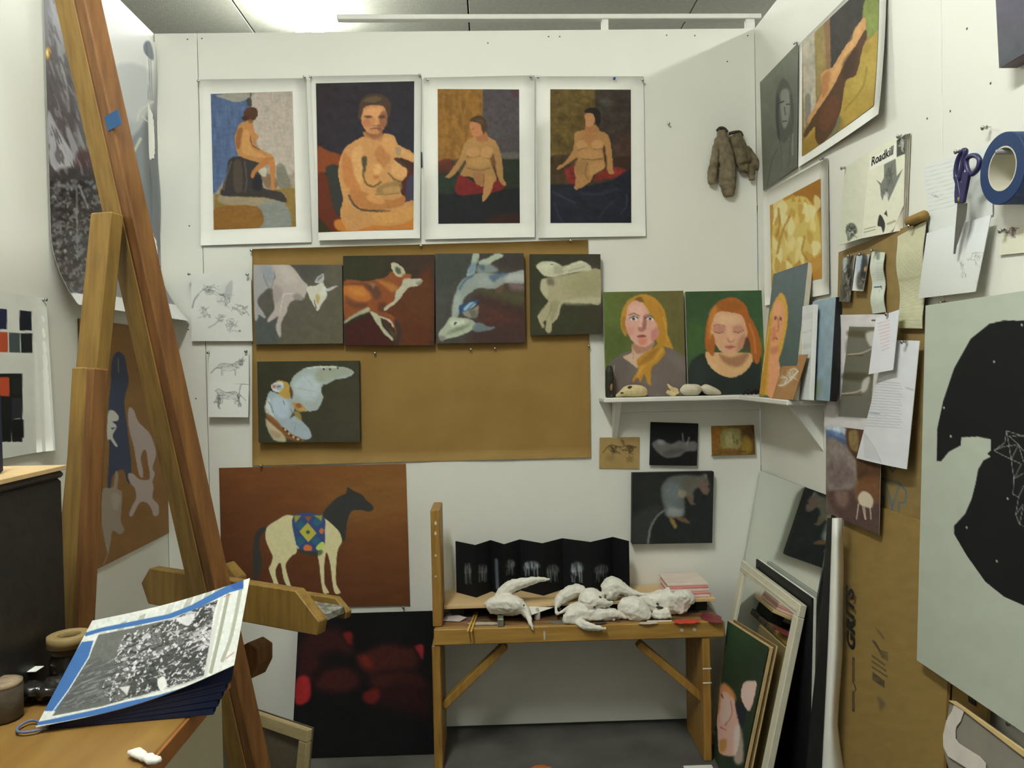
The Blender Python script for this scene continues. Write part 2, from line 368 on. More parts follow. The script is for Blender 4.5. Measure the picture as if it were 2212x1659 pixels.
# ================================================================== four figure studies in a row
ROWG = 'figure studies on white paper in a row'
T1 = (420,150,4.148); T2 = (900,150,4.148)
def wave(a=.004, b=.006):
    return lambda U, V: b*V**3+a*np.sin(U*3.1)*V+.0015
q = quad(back, [(431,172),(661,169),(674,524),(435,531)], .003); qi = quad(back, zq(T1, [(148,222),(880,198),(916,1412),(180,1440)]), .003)
SK = (196,138,78)
bordered('figure_painting', 'white sheet painted with a seated figure against a blue curtain', 'painting', q, qi, [
  G((150,128,120),(176,160,146),520,250,900,800), P((92,110,150),[(148,222),(500,215),(470,420),(420,700),(330,900),(190,1110),(140,1110)],4,sm=False), N(.10,26,120,3),
  P((196,182,170),[(520,215),(880,198),(900,900),(740,870),(600,760),(520,500)],5,.9), N(.05,14,90,9),
  P((172,164,150),[(205,228),(520,212),(500,260),(380,292),(260,262)],2.5,.9), P((128,124,112),[(735,870),(800,860),(870,1060),(760,1060)],3,.8),
  P((150,120,60),[(180,1120),(900,1060),(916,1412),(180,1440)],3,sm=False), P((168,150,130),[(250,1120),(560,1150),(780,1100),(800,1180),(560,1230),(240,1200)],5,.9),
  P((142,146,150),[(560,1240),(800,1190),(860,1420),(580,1430)],4,.9), P((150,104,40),[(182,1250),(560,1230),(585,1420),(180,1440)],3), N(.05,60,14,4),
  P((70,62,64),[(330,790),(560,800),(600,900),(620,1060),(780,1100),(830,1180),(800,1190),(640,1150),(480,1140),(250,1130),(250,1060),(290,940)],3), 
  P((98,82,74),[(350,840),(420,830),(430,1080),(360,1080)],4,.8), P((44,44,54),[(540,960),(600,960),(600,1080),(520,1060)],4,.8), S((110,92,88),[(450,830),(470,1000),(450,1100)],16,3,.7),S((128,112,104),[(330,830),(285,980),(262,1080)],10,3,.7),
  P((128,94,66),[(600,940),(680,940),(740,990),(740,1060),(640,1060)],4,.7), P((205,198,180),[(570,900),(640,880),(640,960),(600,950)],3,.9),
  P(SK,[(420,480),(510,470),(540,560),(580,610),(545,640),(545,670),(600,720),(700,770),(720,830),(690,860),(560,830),(430,790),(380,730),(360,620),(385,540)],2.2),
  P((150,96,50),[(380,560),(430,520),(420,620),(400,720),(370,680)],3.5,.8), P((212,158,92),[(440,560),(490,560),(510,700),(600,760),(660,790),(520,780),(430,740)],4,.8), S((110,74,46),[(500,600),(520,680),(580,720)],9,2.5,.8),
  P((190,124,64),[(620,800),(712,790),(640,860),(560,920),(530,970),(505,960),(520,910),(580,840)],2.2), P((196,130,70),[(680,840),(720,830),(725,920),(715,1040),(735,1075),(690,1075),(685,980),(675,900)],2.2),
  P((96,62,44),[(480,345),(550,345),(568,400),(555,440),(520,460),(450,450),(440,400)],2.5), E((78,50,40),455,440,30,24,0,3), P((72,68,72),[(470,270),(505,250),(515,330),(480,330)],2.5,.9), S((84,80,84),[(508,215),(500,290)],12,2.5,.8),
  E((150,96,60),505,465,22,20,0,2.5,.9), N(.05,20,20,6)], (150,130,116), T1, WT, wave(.003,.005), group=ROWG)
q = quad(back, [(671,165),(910,161),(908,516),(690,521)], .007); qi = quad(back, zq(T1, [(1090,128),(1970,108),(1965,1440),(1118,1465)]), .007)
SK2 = (206,150,88)
bordered('figure_painting', 'white sheet painted with a large frontal seated figure on a dark ground', 'painting', q, qi, [
  G((58,46,56),(50,48,62),1200,150,1900,900), N(.12,60,60,2), P((150,74,26),[(1100,700),(1200,730),(1310,770),(1330,900),(1200,900),(1100,980)],5,.95), P((110,48,24),[(1100,950),(1230,1000),(1330,1330),(1300,1460),(1100,1460)],5), 
  P((60,62,60),[(1180,880),(1290,870),(1320,1100),(1320,1280),(1280,1310),(1230,1180),(1200,1000)],3), P((96,40,26),[(1880,760),(1970,840),(1965,1200),(1880,1180),(1840,1000)],5,.9), P((70,74,110),[(1900,1000),(1970,950),(1965,1170),(1900,1180)],5,.8), P((50,56,30),[(1110,1330),(1180,1400),(1220,1460),(1110,1465)],4,.8),
  P((204,128,32),[(1250,1370),(1320,1340),(1420,1380),(1965,1330),(1965,1445),(1350,1460)],5),
  P(SK2,[(1520,600),(1560,590),(1660,620),(1700,580),(1780,590),(1820,660),(1850,690),(1960,750),(1965,830),(1850,790),(1840,820),(1895,890),(1900,960),(1850,1010),(1840,1060),(1850,1110),(1885,1150),(1880,1190),(1965,1180),(1965,1330),(1800,1400),(1600,1400),(1400,1450),(1330,1380),(1310,1280),(1330,1150),(1290,960),(1300,830),(1340,720),(1420,650)],2.2),
  P((222,170,106),[(1440,700),(1500,690),(1510,820),(1500,1080),(1470,1090),(1420,960),(1400,800)],5,.8), P((196,124,62),[(1330,760),(1400,800),(1440,960),(1500,1080),(1420,1090),(1340,1000)],6,.8), P((180,112,60),[(1640,700),(1700,690),(1760,800),(1690,880),(1620,780)],8,.6),
  P((216,160,98),[(1690,620),(1790,620),(1800,720),(1740,760),(1690,700)],6,.7), P((150,120,70),[(1660,1040),(1840,1000),(1840,1100),(1640,1110)],6,.8), P((206,160,100),[(1700,1060),(1840,1050),(1830,1100),(1700,1110)],5,.6),
  E((208,150,86),1600,930,90,105,0,5,.9), E((228,176,116),1640,900,36,50,.2,7,.8), S((112,92,50),[(1510,900),(1530,1010),(1600,1050),(1670,1010)],18,3,.85), E((186,104,58),1630,965,24,18,0,3,.7),
  E((220,166,104),1835,900,70,80,-.5,5,.9), S((120,96,60),[(1740,930),(1790,985),(1850,1005)],16,3,.8), S((134,112,64),[(1620,1120),(1760,1120),(1850,1105)],10,3,.7), P((60,64,54),[(1500,790),(1545,790),(1530,920),(1510,880)],4,.8),
  P((192,126,64),[(1390,1080),(1500,1090),(1640,1150),(1780,1170),(1880,1130),(1885,1190),(1830,1230),(1620,1260),(1500,1240),(1420,1180)],3), P((222,164,98),[(1560,1120),(1700,1160),(1680,1210),(1560,1180)],5,.7), S((84,70,60),[(1385,1130),(1430,1210),(1520,1262),(1750,1270)],18,3,.85), P((220,160,80),[(1600,1300),(1900,1240),(1965,1260),(1965,1330),(1700,1380)],8,.7),
  S((216,164,104),[(1850,740),(1960,800)],50,4,.8), P((160,140,120),[(1800,710),(1850,700),(1850,760),(1815,770)],3,.7), P((72,46,42),[(1790,800),(1860,800),(1960,860),(1965,900),(1870,870)],3,.9),
  P((190,128,80),[(1520,560),(1680,560),(1670,640),(1600,630),(1530,610)],4), P((142,92,62),[(1530,560),(1680,560),(1650,620),(1580,610)],5,.6),
  E((202,140,90),1610,430,118,150,0,2.5), P((228,166,112),[(1520,360),(1680,340),(1640,430),(1530,420)],7,.7), P((148,92,66),[(1680,380),(1730,400),(1720,500),(1660,560),(1640,470)],6,.8), E((190,108,78),1545,480,36,30,0,5,.6), P((222,160,100),[(1620,430),(1650,430),(1660,490),(1620,500)],4,.7),
  E((96,66,56),1560,425,34,14,0,3,.85), E((92,62,54),1680,425,32,14,0,3,.85), S((130,74,58),[(1580,535),(1625,528),(1670,536)],12,3,.8), S((120,80,62),[(1600,505),(1660,505)],9,3,.6),
  P((86,64,50),[(1480,330),(1500,270),(1560,225),(1650,220),(1720,250),(1760,310),(1750,420),(1720,380),(1690,330),(1600,320),(1520,345),(1490,450),(1465,440)],3), P((116,94,68),[(1510,280),(1600,240),(1680,260),(1600,300)],5,.7), N(.05,22,22,8)], (56,48,58), T1, WT, wave(.004,.012), group=ROWG)
q = quad(back, [(914,168),(1155,163),(1155,513),(918,518)], .004); qi = quad(back, zq(T2, [(188,178),(918,182),(924,1380),(196,1386)]), .004)
def seated(dx, dy, pts): return [(x+dx, y+dy) for x, y in pts]
bordered('figure_painting', 'white sheet painted with a seated figure, yellow and grey backdrop, green cloth', 'painting', q, qi, [
  P((150,104,34),[(180,170),(595,170),(590,470),(480,760),(190,860)],2,sm=False), N(.13,30,160,5), P((88,78,84),[(595,170),(930,170),(930,760),(620,780),(590,460)],2,sm=False), N(.07,30,40,7), P((96,56,66),[(850,180),(930,180),(930,260),(860,240)],10,.6),
  P((112,102,104),[(740,750),(925,745),(925,800),(740,800)],4,.9), P((50,56,44),[(180,880),(420,930),(700,800),(925,810),(925,1140),(190,1150)],4,sm=False), P((104,44,36),[(195,830),(300,800),(360,900),(200,930)],5,.8), P((40,40,46),[(180,1110),(925,1060),(925,1390),(180,1390)],5,sm=False), P((84,40,30),[(640,1330),(925,1290),(925,1390),(660,1390)],12,.6), P((48,62,52),[(200,950),(370,960),(380,1080),(300,1120),(200,1090)],6,.8),
  P((132,36,36),[(370,960),(420,950),(560,1030),(700,980),(790,1040),(740,1090),(600,1110),(360,1120)],3), N(.08,30,30,2),
  P((178,132,78),[(430,660),(520,600),(620,600),(700,640),(745,720),(770,860),(775,970),(805,1030),(770,1040),(725,960),(700,860),(680,880),(715,960),(700,1010),(620,1020),(600,1050),(540,1030),(500,970),(400,950),(400,920),(440,850),(430,820),(350,930),(300,970),(255,970),(290,930),(350,850),(400,760)],2),
  P((112,74,46),[(655,800),(690,750),(720,940),(735,980),(690,900)],3,.8), E((196,146,92),510,750,62,46,0,4,.8), E((200,150,96),630,745,56,54,0,4,.8), S((120,84,52),[(450,780),(520,790),(570,765)],8,2.5,.7), S((120,84,52),[(600,790),(660,800)],8,2.5,.7), E((196,152,92),560,830,100,50,0,6,.6), S((118,88,56),[(450,885),(560,905),(660,885)],9,3,.7),
  P((190,140,84),[(560,960),(680,960),(690,1010),(670,1090),(640,1140),(600,1180),(585,1170),(600,1060)],2.2), P((158,112,70),[(505,930),(600,940),(600,1030),(540,1030)],5,.7), S((104,74,50),[(600,940),(600,1050)],8,2.5,.6), E((178,116,80),560,970,40,36,0,5,.6), 
  P((170,110,70),[(540,560),(620,560),(640,640),(540,640)],3), P((190,124,80),[(480,480),(570,470),(610,520),(580,590),(510,600),(485,550)],2), P((82,62,40),[(475,460),(510,425),(570,415),(620,450),(635,520),(600,580),(585,540),(565,490),(510,470)],2.2), P((110,78,44),[(530,450),(590,450),(590,500),(560,480)],4,.6), S((92,60,44),[(500,535),(520,530)],6,2,.7), N(.05,16,16,4)], (90,80,60), T2, WT, wave(.002,.006), group=ROWG)
q = quad(back, [(1158,165),(1390,165),(1394,511),(1161,515)], .003); qi = quad(back, zq(T2, [(1197,180),(1918,184),(1920,1378),(1197,1380)]), .003)
bordered('figure_painting', 'white sheet painted with a seated figure above a dark blue cloth', 'painting', q, qi, [
  P((108,86,40),[(1190,170),(1600,170),(1600,560),(1420,760),(1190,800)],2,sm=False), N(.12,40,50,3), P((74,62,58),[(1600,170),(1930,170),(1930,780),(1600,780)],3,sm=False), P((100,98,92),[(1640,260),(1740,270),(1760,320),(1660,330)],10,.5), P((88,58,50),[(1780,600),(1925,600),(1925,790),(1780,790)],10,.6), N(.08,40,40,9),
  P((84,62,42),[(1195,800),(1330,760),(1420,780),(1420,900),(1300,1020),(1195,1030)],5,.9), P((70,44,38),[(1740,810),(1850,780),(1925,790),(1925,900),(1750,880)],6,.8), P((134,48,44),[(1330,890),(1430,870),(1440,1020),(1380,1030),(1340,980)],4), P((142,48,40),[(1600,960),(1720,880),(1860,890),(1860,960),(1700,980),(1600,1000)],4),
  P((42,42,58),[(1195,1030),(1380,1030),(1560,1040),(1760,990),(1925,880),(1925,1390),(1195,1390)],4,sm=False), N(.18,50,40,6), S((66,72,100),[(1220,1100),(1340,1160),(1420,1200)],16,6,.7), S((60,66,96),[(1230,1200),(1270,1300),(1310,1370)],20,8,.6), S((64,78,112),[(1880,1120),(1880,1220),(1830,1290)],14,6,.7), S((58,62,88),[(1480,1110),(1620,1120),(1800,1070)],22,8,.7), S((58,60,80),[(1640,1330),(1700,1240),(1760,1180)],20,8,.6),
  P((182,134,80),[(1420,570),(1530,540),(1640,550),(1715,590),(1740,680),(1755,790),(1755,880),(1770,930),(1720,935),(1700,870),(1690,780),(1680,830),(1690,880),(1590,940),(1560,1000),(1480,1060),(1415,1070),(1425,980),(1410,900),(1440,810),(1430,790),(1340,860),(1260,900),(1265,870),(1330,830),(1390,740),(1415,650)],2),
  P((72,50,38),[(1668,700),(1688,700),(1705,880),(1690,880)],3,.85), E((200,152,100),1480,680,46,46,0,4,.8), E((204,154,100),1620,675,54,42,0,4,.8), S((124,86,56),[(1440,725),(1520,700)],8,2.5,.7), S((124,86,56),[(1590,712),(1660,712)],8,2.5,.7), E((196,150,96),1560,765,110,44,0,6,.6), S((110,80,54),[(1480,800),(1570,810),(1680,800)],8,3,.7), E((178,114,72),1540,610,60,50,0,8,.5),
  P((166,124,78),[(1425,820),(1530,830),(1520,930),(1430,930)],5,.7), S((112,80,54),[(1530,840),(1510,930),(1540,990)],8,2.5,.6), P((198,150,94),[(1560,840),(1680,830),(1680,880),(1560,950)],5,.6), 
  P((178,122,76),[(1520,500),(1610,500),(1630,560),(1520,560)],3), P((198,142,94),[(1510,400),(1580,390),(1600,440),(1570,510),(1520,505),(1508,450)],2), P((50,40,40),[(1505,380),(1530,350),(1600,345),(1645,390),(1645,480),(1620,510),(1600,460),(1580,400)],2.2), N(.05,16,16,4)], (80,66,50), T2, WT, wave(.003,.006), group=ROWG)
# pins of the row
for (x, y), lb in [((431,177),'upper left corner of the blue curtain figure sheet'),((659,168),'upper right corner of the blue curtain figure sheet'),((672,168),'upper left corner of the large frontal figure sheet'),
                   ((907,164),'upper right corner of the large frontal figure sheet'),((924,174),'upper left corner of the green cloth figure sheet'),((1146,167),'upper right corner of the green cloth figure sheet'),
                   ((1162,168),'upper left corner of the blue cloth figure sheet'),((1387,174),'upper right corner of the blue cloth figure sheet')]:
    pin(back(x, y, .006), NB, 'steel push pin at the '+lb)
pin(back(1326,171,.004), NB, 'blue headed push pin in the top margin of the blue cloth figure sheet', mat('blue_plastic',(40,70,140),.4))
pin(back(1443,268,0), NB, 'lone push pin in bare wall right of the four figure sheets')
# ================================================================== brown paper and small animal canvases
K = quad(back, [(545,538),(1270,518),(1276,988),(545,1006)], .006)
kp = thing('kraft_paper_sheet', 'large brown kraft paper sheet pinned behind the animal canvases', 'paper', base_of(K))
sheet_back(K, KRAFT, kp, lambda U, V: .001+.002*np.sin(U*9)*V+.001*np.sin(U*23+V*4), nu=40, nv=20)
for (x, y), lb in [((545,541),'upper left corner of the big brown paper'),((1271,746),'right side of the big brown paper'),((811,762),'brown paper under the fox canvas'),((1017,754),'brown paper under the blue deer canvas, left one'),((1069,752),'brown paper under the blue deer canvas, right one'),((910,531),'top edge of the big brown paper'),((1232,520),'top edge of the brown paper near its right corner')]:
    pin(back(x, y, .004), NB, 'steel push pin at the '+lb)
TA = (530,530,5.53); TB = (920,530,5.53); AG = 'small animal canvases on brown paper'
WA = (206,203,190)
canvas('animal_canvas', 'small canvas of a white goat with lowered head on grey', 'painting', quad(back, [(547,572),(739,572),(741,742),(551,744)], .034), .02, [
  G((92,86,84),(100,90,74),150,300,1100,1100), P((78,74,72),[(560,220),(900,220),(900,380),(700,400)],20,.7), P((80,84,84),[(130,850),(400,900),(350,1180),(130,1180)],25,.8), N(.05,70,70,2),
  P((160,154,152),[(100,220),(300,220),(350,380),(330,500),(260,520),(160,620),(150,700),(240,840),(230,870),(160,830),(150,870),(110,850)],3), P((138,140,150),[(190,250),(300,260),(340,400),(250,440),(200,340)],8,.6), 
  P((176,162,154),[(320,220),(510,230),(600,300),(680,410),(740,470),(730,560),(690,650),(600,650),(520,700),(490,800),(430,920),(425,1080),(400,1085),(365,980),(390,850),(290,915),(265,890),(330,790),(350,740),(330,560),(320,480),(360,370)],3), 
  P((190,178,166),[(380,240),(500,250),(600,340),(620,440),(460,430)],14,.6), P((150,134,130),[(330,480),(420,500),(440,600),(350,700)],10,.6), S((206,202,190),[(560,580),(460,590),(435,700),(410,800)],10,2,.8), S((116,112,116),[(215,350),(250,440),(300,520),(350,380)],12,3,.6), P((120,112,106),[(570,600),(640,580),(700,640),(600,660)],6,.6),
  P((196,190,172),[(730,500),(850,480),(920,440),(970,540),(970,620),(910,700),(870,780),(840,760),(800,680),(760,610)],2.5), P((178,146,80),[(840,600),(890,600),(880,690),(850,690)],5,.8), E((206,204,180),930,560,36,60,.2,5,.7), S((72,66,76),[(825,660),(845,760)],12,2,.8),
  P((176,170,164),[(830,440),(870,370),(930,340),(945,380),(915,450)],2.5), P((96,100,108),[(855,430),(880,380),(930,350),(900,400)],3,.8), P((184,178,176),[(965,520),(1090,485),(1085,500),(985,550)],2), N(.03,30,30,5)], (95,88,80), TA, WA, mat('canvas_side_grey',(96,90,82),.7), AG)
canvas('animal_canvas', 'small canvas of a running red fox on dark green and rust', 'painting', quad(back, [(741,553),(939,550),(938,746),(743,746)], .034), .02, [
  G((54,52,38),(70,50,42),1300,150,2150,250), P((98,52,28),[(1620,780),(1800,560),(2000,450),(2215,300),(2215,1200),(1850,1200),(1780,1000)],20,1), P((96,58,32),[(1900,500),(2215,500),(2215,900),(1900,800)],40,.7), P((74,34,30),[(1185,960),(1480,830),(1640,1000),(1790,1200),(1190,1210)],4,1,False), N(.06,60,60,3), P((62,60,40),[(1180,140),(1620,140),(1700,330),(1180,420)],30,.5),
  P((138,76,36),[(1175,440),(1420,430),(1600,400),(1690,370),(1760,310),(1900,340),(1980,350),(1960,420),(1900,520),(1800,640),(1700,720),(1660,780),(1790,870),(1860,1060),(1850,1180),(1800,1190),(1780,1000),(1640,860),(1500,800),(1300,830),(1190,900)],3),
  P((176,104,36),[(1180,480),(1400,490),(1500,590),(1480,660),(1300,700),(1180,640)],8), P((200,134,46),[(1240,500),(1400,520),(1440,600),(1290,590)],14,.6), P((88,60,52),[(1430,480),(1580,500),(1620,600),(1560,650),(1510,580)],10,.8), S((100,62,50),[(1180,470),(1400,460),(1500,490)],16,6,.7), P((146,120,110),[(1480,450),(1560,460),(1530,520)],6,.7), P((190,130,52),[(1560,410),(1700,440),(1830,500),(1760,560),(1650,480)],9,.6), P((96,60,50),[(1190,600),(1300,660),(1460,700),(1380,760),(1220,700)],10,.7), P((90,50,44),[(1590,690),(1680,690),(1660,790),(1590,780)],8,.7),
  P((178,170,148),[(1900,390),(2000,400),(2090,395),(2115,430),(2060,480),(1960,500),(1900,560),(1830,660),(1760,720),(1665,780),(1670,740),(1780,650),(1800,550),(1870,470)],2.5), P((130,120,116),[(2040,440),(2110,420),(2090,470),(2050,470)],4,.7),
  P((172,166,142),[(1190,900),(1290,830),(1460,740),(1480,790),(1330,850),(1190,930)],4,.9), P((176,170,142),[(1490,800),(1600,840),(1640,960),(1760,1110),(1740,1130),(1640,1030)],3), S((188,180,166),[(1610,850),(1720,900),(1770,970)],20,3,.9), P((80,76,66),[(1700,980),(1790,1060),(1770,1110)],5,.8), P((62,50,46),[(1780,880),(1850,960),(1865,1100),(1840,1190),(1790,1190),(1800,1050)],5,.9),
  P((176,166,140),[(1740,215),(1800,210),(1880,270),(1910,340),(1850,380),(1790,350),(1750,280)],2.5), P((78,86,70),[(1790,260),(1850,280),(1860,340),(1810,330)],4,.9), P((150,86,48),[(1880,340),(1980,350),(1970,390),(1880,400)],4,.7), N(.05,30,30,7)], (70,50,38), TA, WA, mat('canvas_side_rust',(80,48,34),.7), AG)
canvas('animal_canvas', 'small canvas of a blue and white deer hanging head down', 'painting', quad(back, [(940,548),(1131,547),(1135,740),(942,742)], .034), .02, [
  G((80,80,78),(72,58,52),150,300,1100,900), P((66,66,62),[(110,100),(560,100),(480,360),(120,500)],30,.7), P((74,50,48),[(600,560),(1180,560),(1190,1160),(560,1160),(640,900)],30,.9), P((66,54,54),[(620,110),(1175,110),(1180,300),(800,230)],20,.7), P((88,94,56),[(560,510),(900,530),(1180,580),(1160,700),(900,640)],30,.7), P((98,54,44),[(640,760),(900,800),(1120,900),(700,920)],30,.6), N(.06,50,50,4),
  P((142,146,140),[(490,380),(640,330),(860,340),(1000,330),(1175,300),(1180,450),(960,450),(820,520),(640,510),(540,560),(470,620),(440,680),(400,800),(360,880),(310,860),(330,660),(370,520),(420,430)],4), P((164,168,158),[(340,620),(420,600),(380,800),(320,820)],10,.7), P((160,162,158),[(660,390),(800,400),(780,480),(620,470)],12,.6), P((184,182,176),[(960,360),(1170,330),(1175,430),(980,440)],12,.6), P((150,122,126),[(1000,440),(1175,460),(1160,540),(1020,520)],14,.6), P((72,88,120),[(760,370),(900,320),(980,340),(860,400),(810,440)],8,.7), S((70,92,128),[(560,360),(460,430),(400,520)],26,6,.7), P((130,84,78),[(840,540),(930,450),(930,520),(880,570)],8,.6),
  P((158,166,148),[(560,100),(635,100),(620,210),(600,220),(580,330),(490,370),(500,300),(540,230)],3), P((104,126,152),[(540,220),(600,220),(580,320),(500,340)],8,.7), P((166,172,150),[(640,190),(760,140),(830,100),(920,110),(900,150),(800,190),(760,230),(690,240),(640,240)],3), P((140,148,146),[(620,240),(760,220),(860,290),(800,330),(620,330)],8,.8), P((74,84,110),[(640,230),(700,240),(690,300),(640,270)],8,.7), S((60,60,70),[(620,160),(600,280)],8,3,.7),
  P((168,172,150),[(290,860),(380,860),(460,870),(560,900),(600,960),(500,1040),(380,1090),(240,1120),(190,1140),(150,1090),(170,1020),(230,950)],3), P((196,198,178),[(300,900),(440,890),(460,930),(360,970),(300,960)],7,.8), E((30,30,34),350,935,22,11,-.9,2), P((112,116,92),[(340,990),(480,950),(540,930),(440,1010),(250,1060)],10,.7), P((120,104,104),[(150,1080),(230,1090),(200,1140),(160,1130)],6,.7),
  P((44,78,120),[(400,720),(480,690),(620,650),(620,680),(560,740),(470,800),(405,800)],3), P((176,192,200),[(450,750),(540,680),(600,690),(560,740),(470,780)],4,.8), S((40,80,128),[(490,780),(540,720),(600,680)],14,3,.8), P((150,148,130),[(440,800),(560,760),(620,720),(630,760),(600,860),(500,860)],5,.8), P((100,88,84),[(520,780),(600,780),(590,860),(540,850)],6,.7), S((150,148,138),[(500,880),(560,920),(600,950)],20,4,.8), P((112,122,128),[(560,960),(640,920),(740,970),(820,970),(800,1000),(640,1035),(560,1020)],4,.9), N(.04,26,26,6)], (76,70,66), TB, WA, mat('canvas_side_slate',(72,66,62),.7), AG)
canvas('animal_canvas', 'small canvas of a pale leaping hare on olive', 'painting', quad(back, [(1144,549),(1297,549),(1299,721),(1146,725)], .034), .02, [
  G((60,58,40),(66,58,50),1300,150,2000,200), P((66,64,42),[(1250,700),(2090,700),(2090,1070),(1250,1070)],60,.6), N(.05,60,60,2),
  P((166,154,122),[(1400,400),(1530,380),(1800,330),(2085,290),(2085,690),(1960,690),(1800,690),(1640,690),(1580,860),(1510,930),(1500,1020),(1460,1050),(1425,1000),(1440,900),(1400,920),(1420,960),(1390,990),(1345,890),(1345,830),(1460,680),(1420,620),(1370,540),(1370,460)],3), P((182,174,146),[(1390,420),(1440,420),(1460,560),(1440,610),(1380,540)],8,.7), P((190,182,154),[(1640,680),(1780,640),(1960,620),(2085,630),(2085,690),(1800,710),(1640,700)],8,.6), P((150,142,104),[(1700,400),(2080,320),(2085,560),(1760,600)],40,.6), P((108,96,88),[(1450,400),(1520,400),(1530,470),(1460,470)],8,.8), P((140,134,104),[(1500,680),(1600,680),(1560,800),(1500,900)],8,.6), S((110,104,84),[(1500,680),(1480,800),(1440,880)],8,3,.6), S((200,192,164),[(1600,720),(1570,850),(1510,930)],10,3,.6), S((198,190,160),[(1460,690),(1360,810),(1360,900)],10,3,.5),
  P((186,180,154),[(1320,240),(1380,200),(1500,190),(1570,210),(1640,250),(1780,200),(1860,185),(1920,210),(1970,260),(1960,300),(1800,320),(1620,360),(1500,380),(1410,360),(1340,290)],3), P((204,200,170),[(1340,240),(1480,210),(1540,230),(1450,290),(1350,270)],9,.6), P((146,140,116),[(1540,240),(1650,260),(1640,330),(1540,340)],10,.6), S((206,200,166),[(1640,290),(1780,220),(1880,200)],14,5,.7), S((118,108,92),[(1700,310),(1830,270),(1900,250)],10,4,.6), E((72,70,66),1505,225,16,7,0,2,.8), N(.03,30,30,5)], (62,58,44), TB, WA, mat('canvas_side_olive',(62,58,44),.7), AG)
TO = (400,570,3.77)
canvas('owl_canvas', 'canvas of a white owl with one raised wing on olive', 'painting', quad(back, zq(TO, [(586,796),(1415,788),(1424,1450),(598,1456)]), .038), .024, [
  G((56,54,38),(70,64,50),700,850,1300,1400), N(.05,60,60,2),
  P((158,164,158),[(860,960),(900,900),(990,845),(1120,832),(1250,835),(1340,855),(1375,885),(1320,925),(1220,945),(1160,975),(1110,1000),(1115,1060),(1125,1090),(1100,1150),(1070,1190),(1000,1200),(930,1190),(870,1100),(855,1030)],2.5), P((178,186,186),[(900,960),(1000,900),(1100,980),(1060,1100),(960,1100),(890,1040)],14,.7), P((146,144,118),[(1080,860),(1280,850),(1360,880),(1220,930),(1080,960)],9,.6), S((196,198,184),[(1000,848),(1120,838),(1250,842)],10,2.5,.8),
  *[E((46,42,36),x,y,7,10,0,1) for x, y in ((1130,855),(1180,858),(1240,846))], S((150,146,128),[(960,900),(1040,1000)],6,2,.5), S((150,146,128),[(900,1010),(1060,1040)],6,2,.5), S((156,160,150),[(980,1080),(1090,1100)],6,2,.5),
  P((154,162,166),[(690,1040),(760,1060),(870,1100),(890,1180),(850,1260),(900,1240),(1000,1330),(1028,1400),(990,1430),(900,1420),(820,1370),(740,1290),(690,1210),(660,1170),(660,1120)],2.5), P((174,184,192),[(720,1090),(830,1110),(840,1240),(760,1250),(710,1180)],10,.7), P((196,196,184),[(650,1150),(690,1100),(700,1180),(740,1280),(690,1250),(652,1200)],4,.8),
  P((134,84,44),[(660,1220),(720,1250),(800,1330),(880,1390),(960,1430),(960,1450),(820,1420),(700,1340)],4,.9), P((192,184,150),[(655,1260),(700,1300),(800,1390),(815,1448),(720,1430),(670,1340)],4,.8), P((160,120,96),[(690,1350),(790,1390),(760,1420),(710,1400)],5,.6), *[E((60,38,28),x,y,7,9,.5,1) for x, y in ((800,1340),(830,1365),(865,1395),(900,1415),(935,1435))], *[E((196,176,140),x,y,8,8,.5,1) for x, y in ((815,1352),(848,1382),(882,1408),(918,1428))],
  P((176,138,70),[(870,1130),(930,1140),(990,1180),(960,1205),(900,1190)],4,.9), P((150,82,40),[(900,1140),(940,1140),(950,1170),(910,1170)],3,.9), P((164,140,80),[(880,1200),(930,1210),(950,1270),(910,1260)],4,.8), S((110,112,112),[(860,1180),(880,1240)],9,3,.6), S((84,92,104),[(680,1120),(700,1160),(715,1210)],8,2.5,.7), S((92,98,108),[(800,1110),(810,1150)],7,2,.6), S((120,122,116),[(900,1300),(890,1370)],5,2,.5),
  P((176,140,62),[(740,960),(800,952),(850,985),(870,1060),(840,1100),(790,1085),(750,1040)],2.5), P((186,190,188),[(700,990),(745,965),(795,965),(800,1010),(760,1045),(715,1030)],2.5), E((150,154,158),762,1005,30,24,.4,3,.8), E((84,70,60),765,1000,16,5,-.3,1.5,.9), P((176,96,70),[(712,990),(735,990),(730,1015),(712,1010)],3,.9), P((80,52,34),[(850,985),(880,1050),(865,1100),(855,1060)],3,.8), N(.03,30,30,4)], (62,58,44), TO, (196,193,178), mat('canvas_side_olive',(62,58,44),.7))
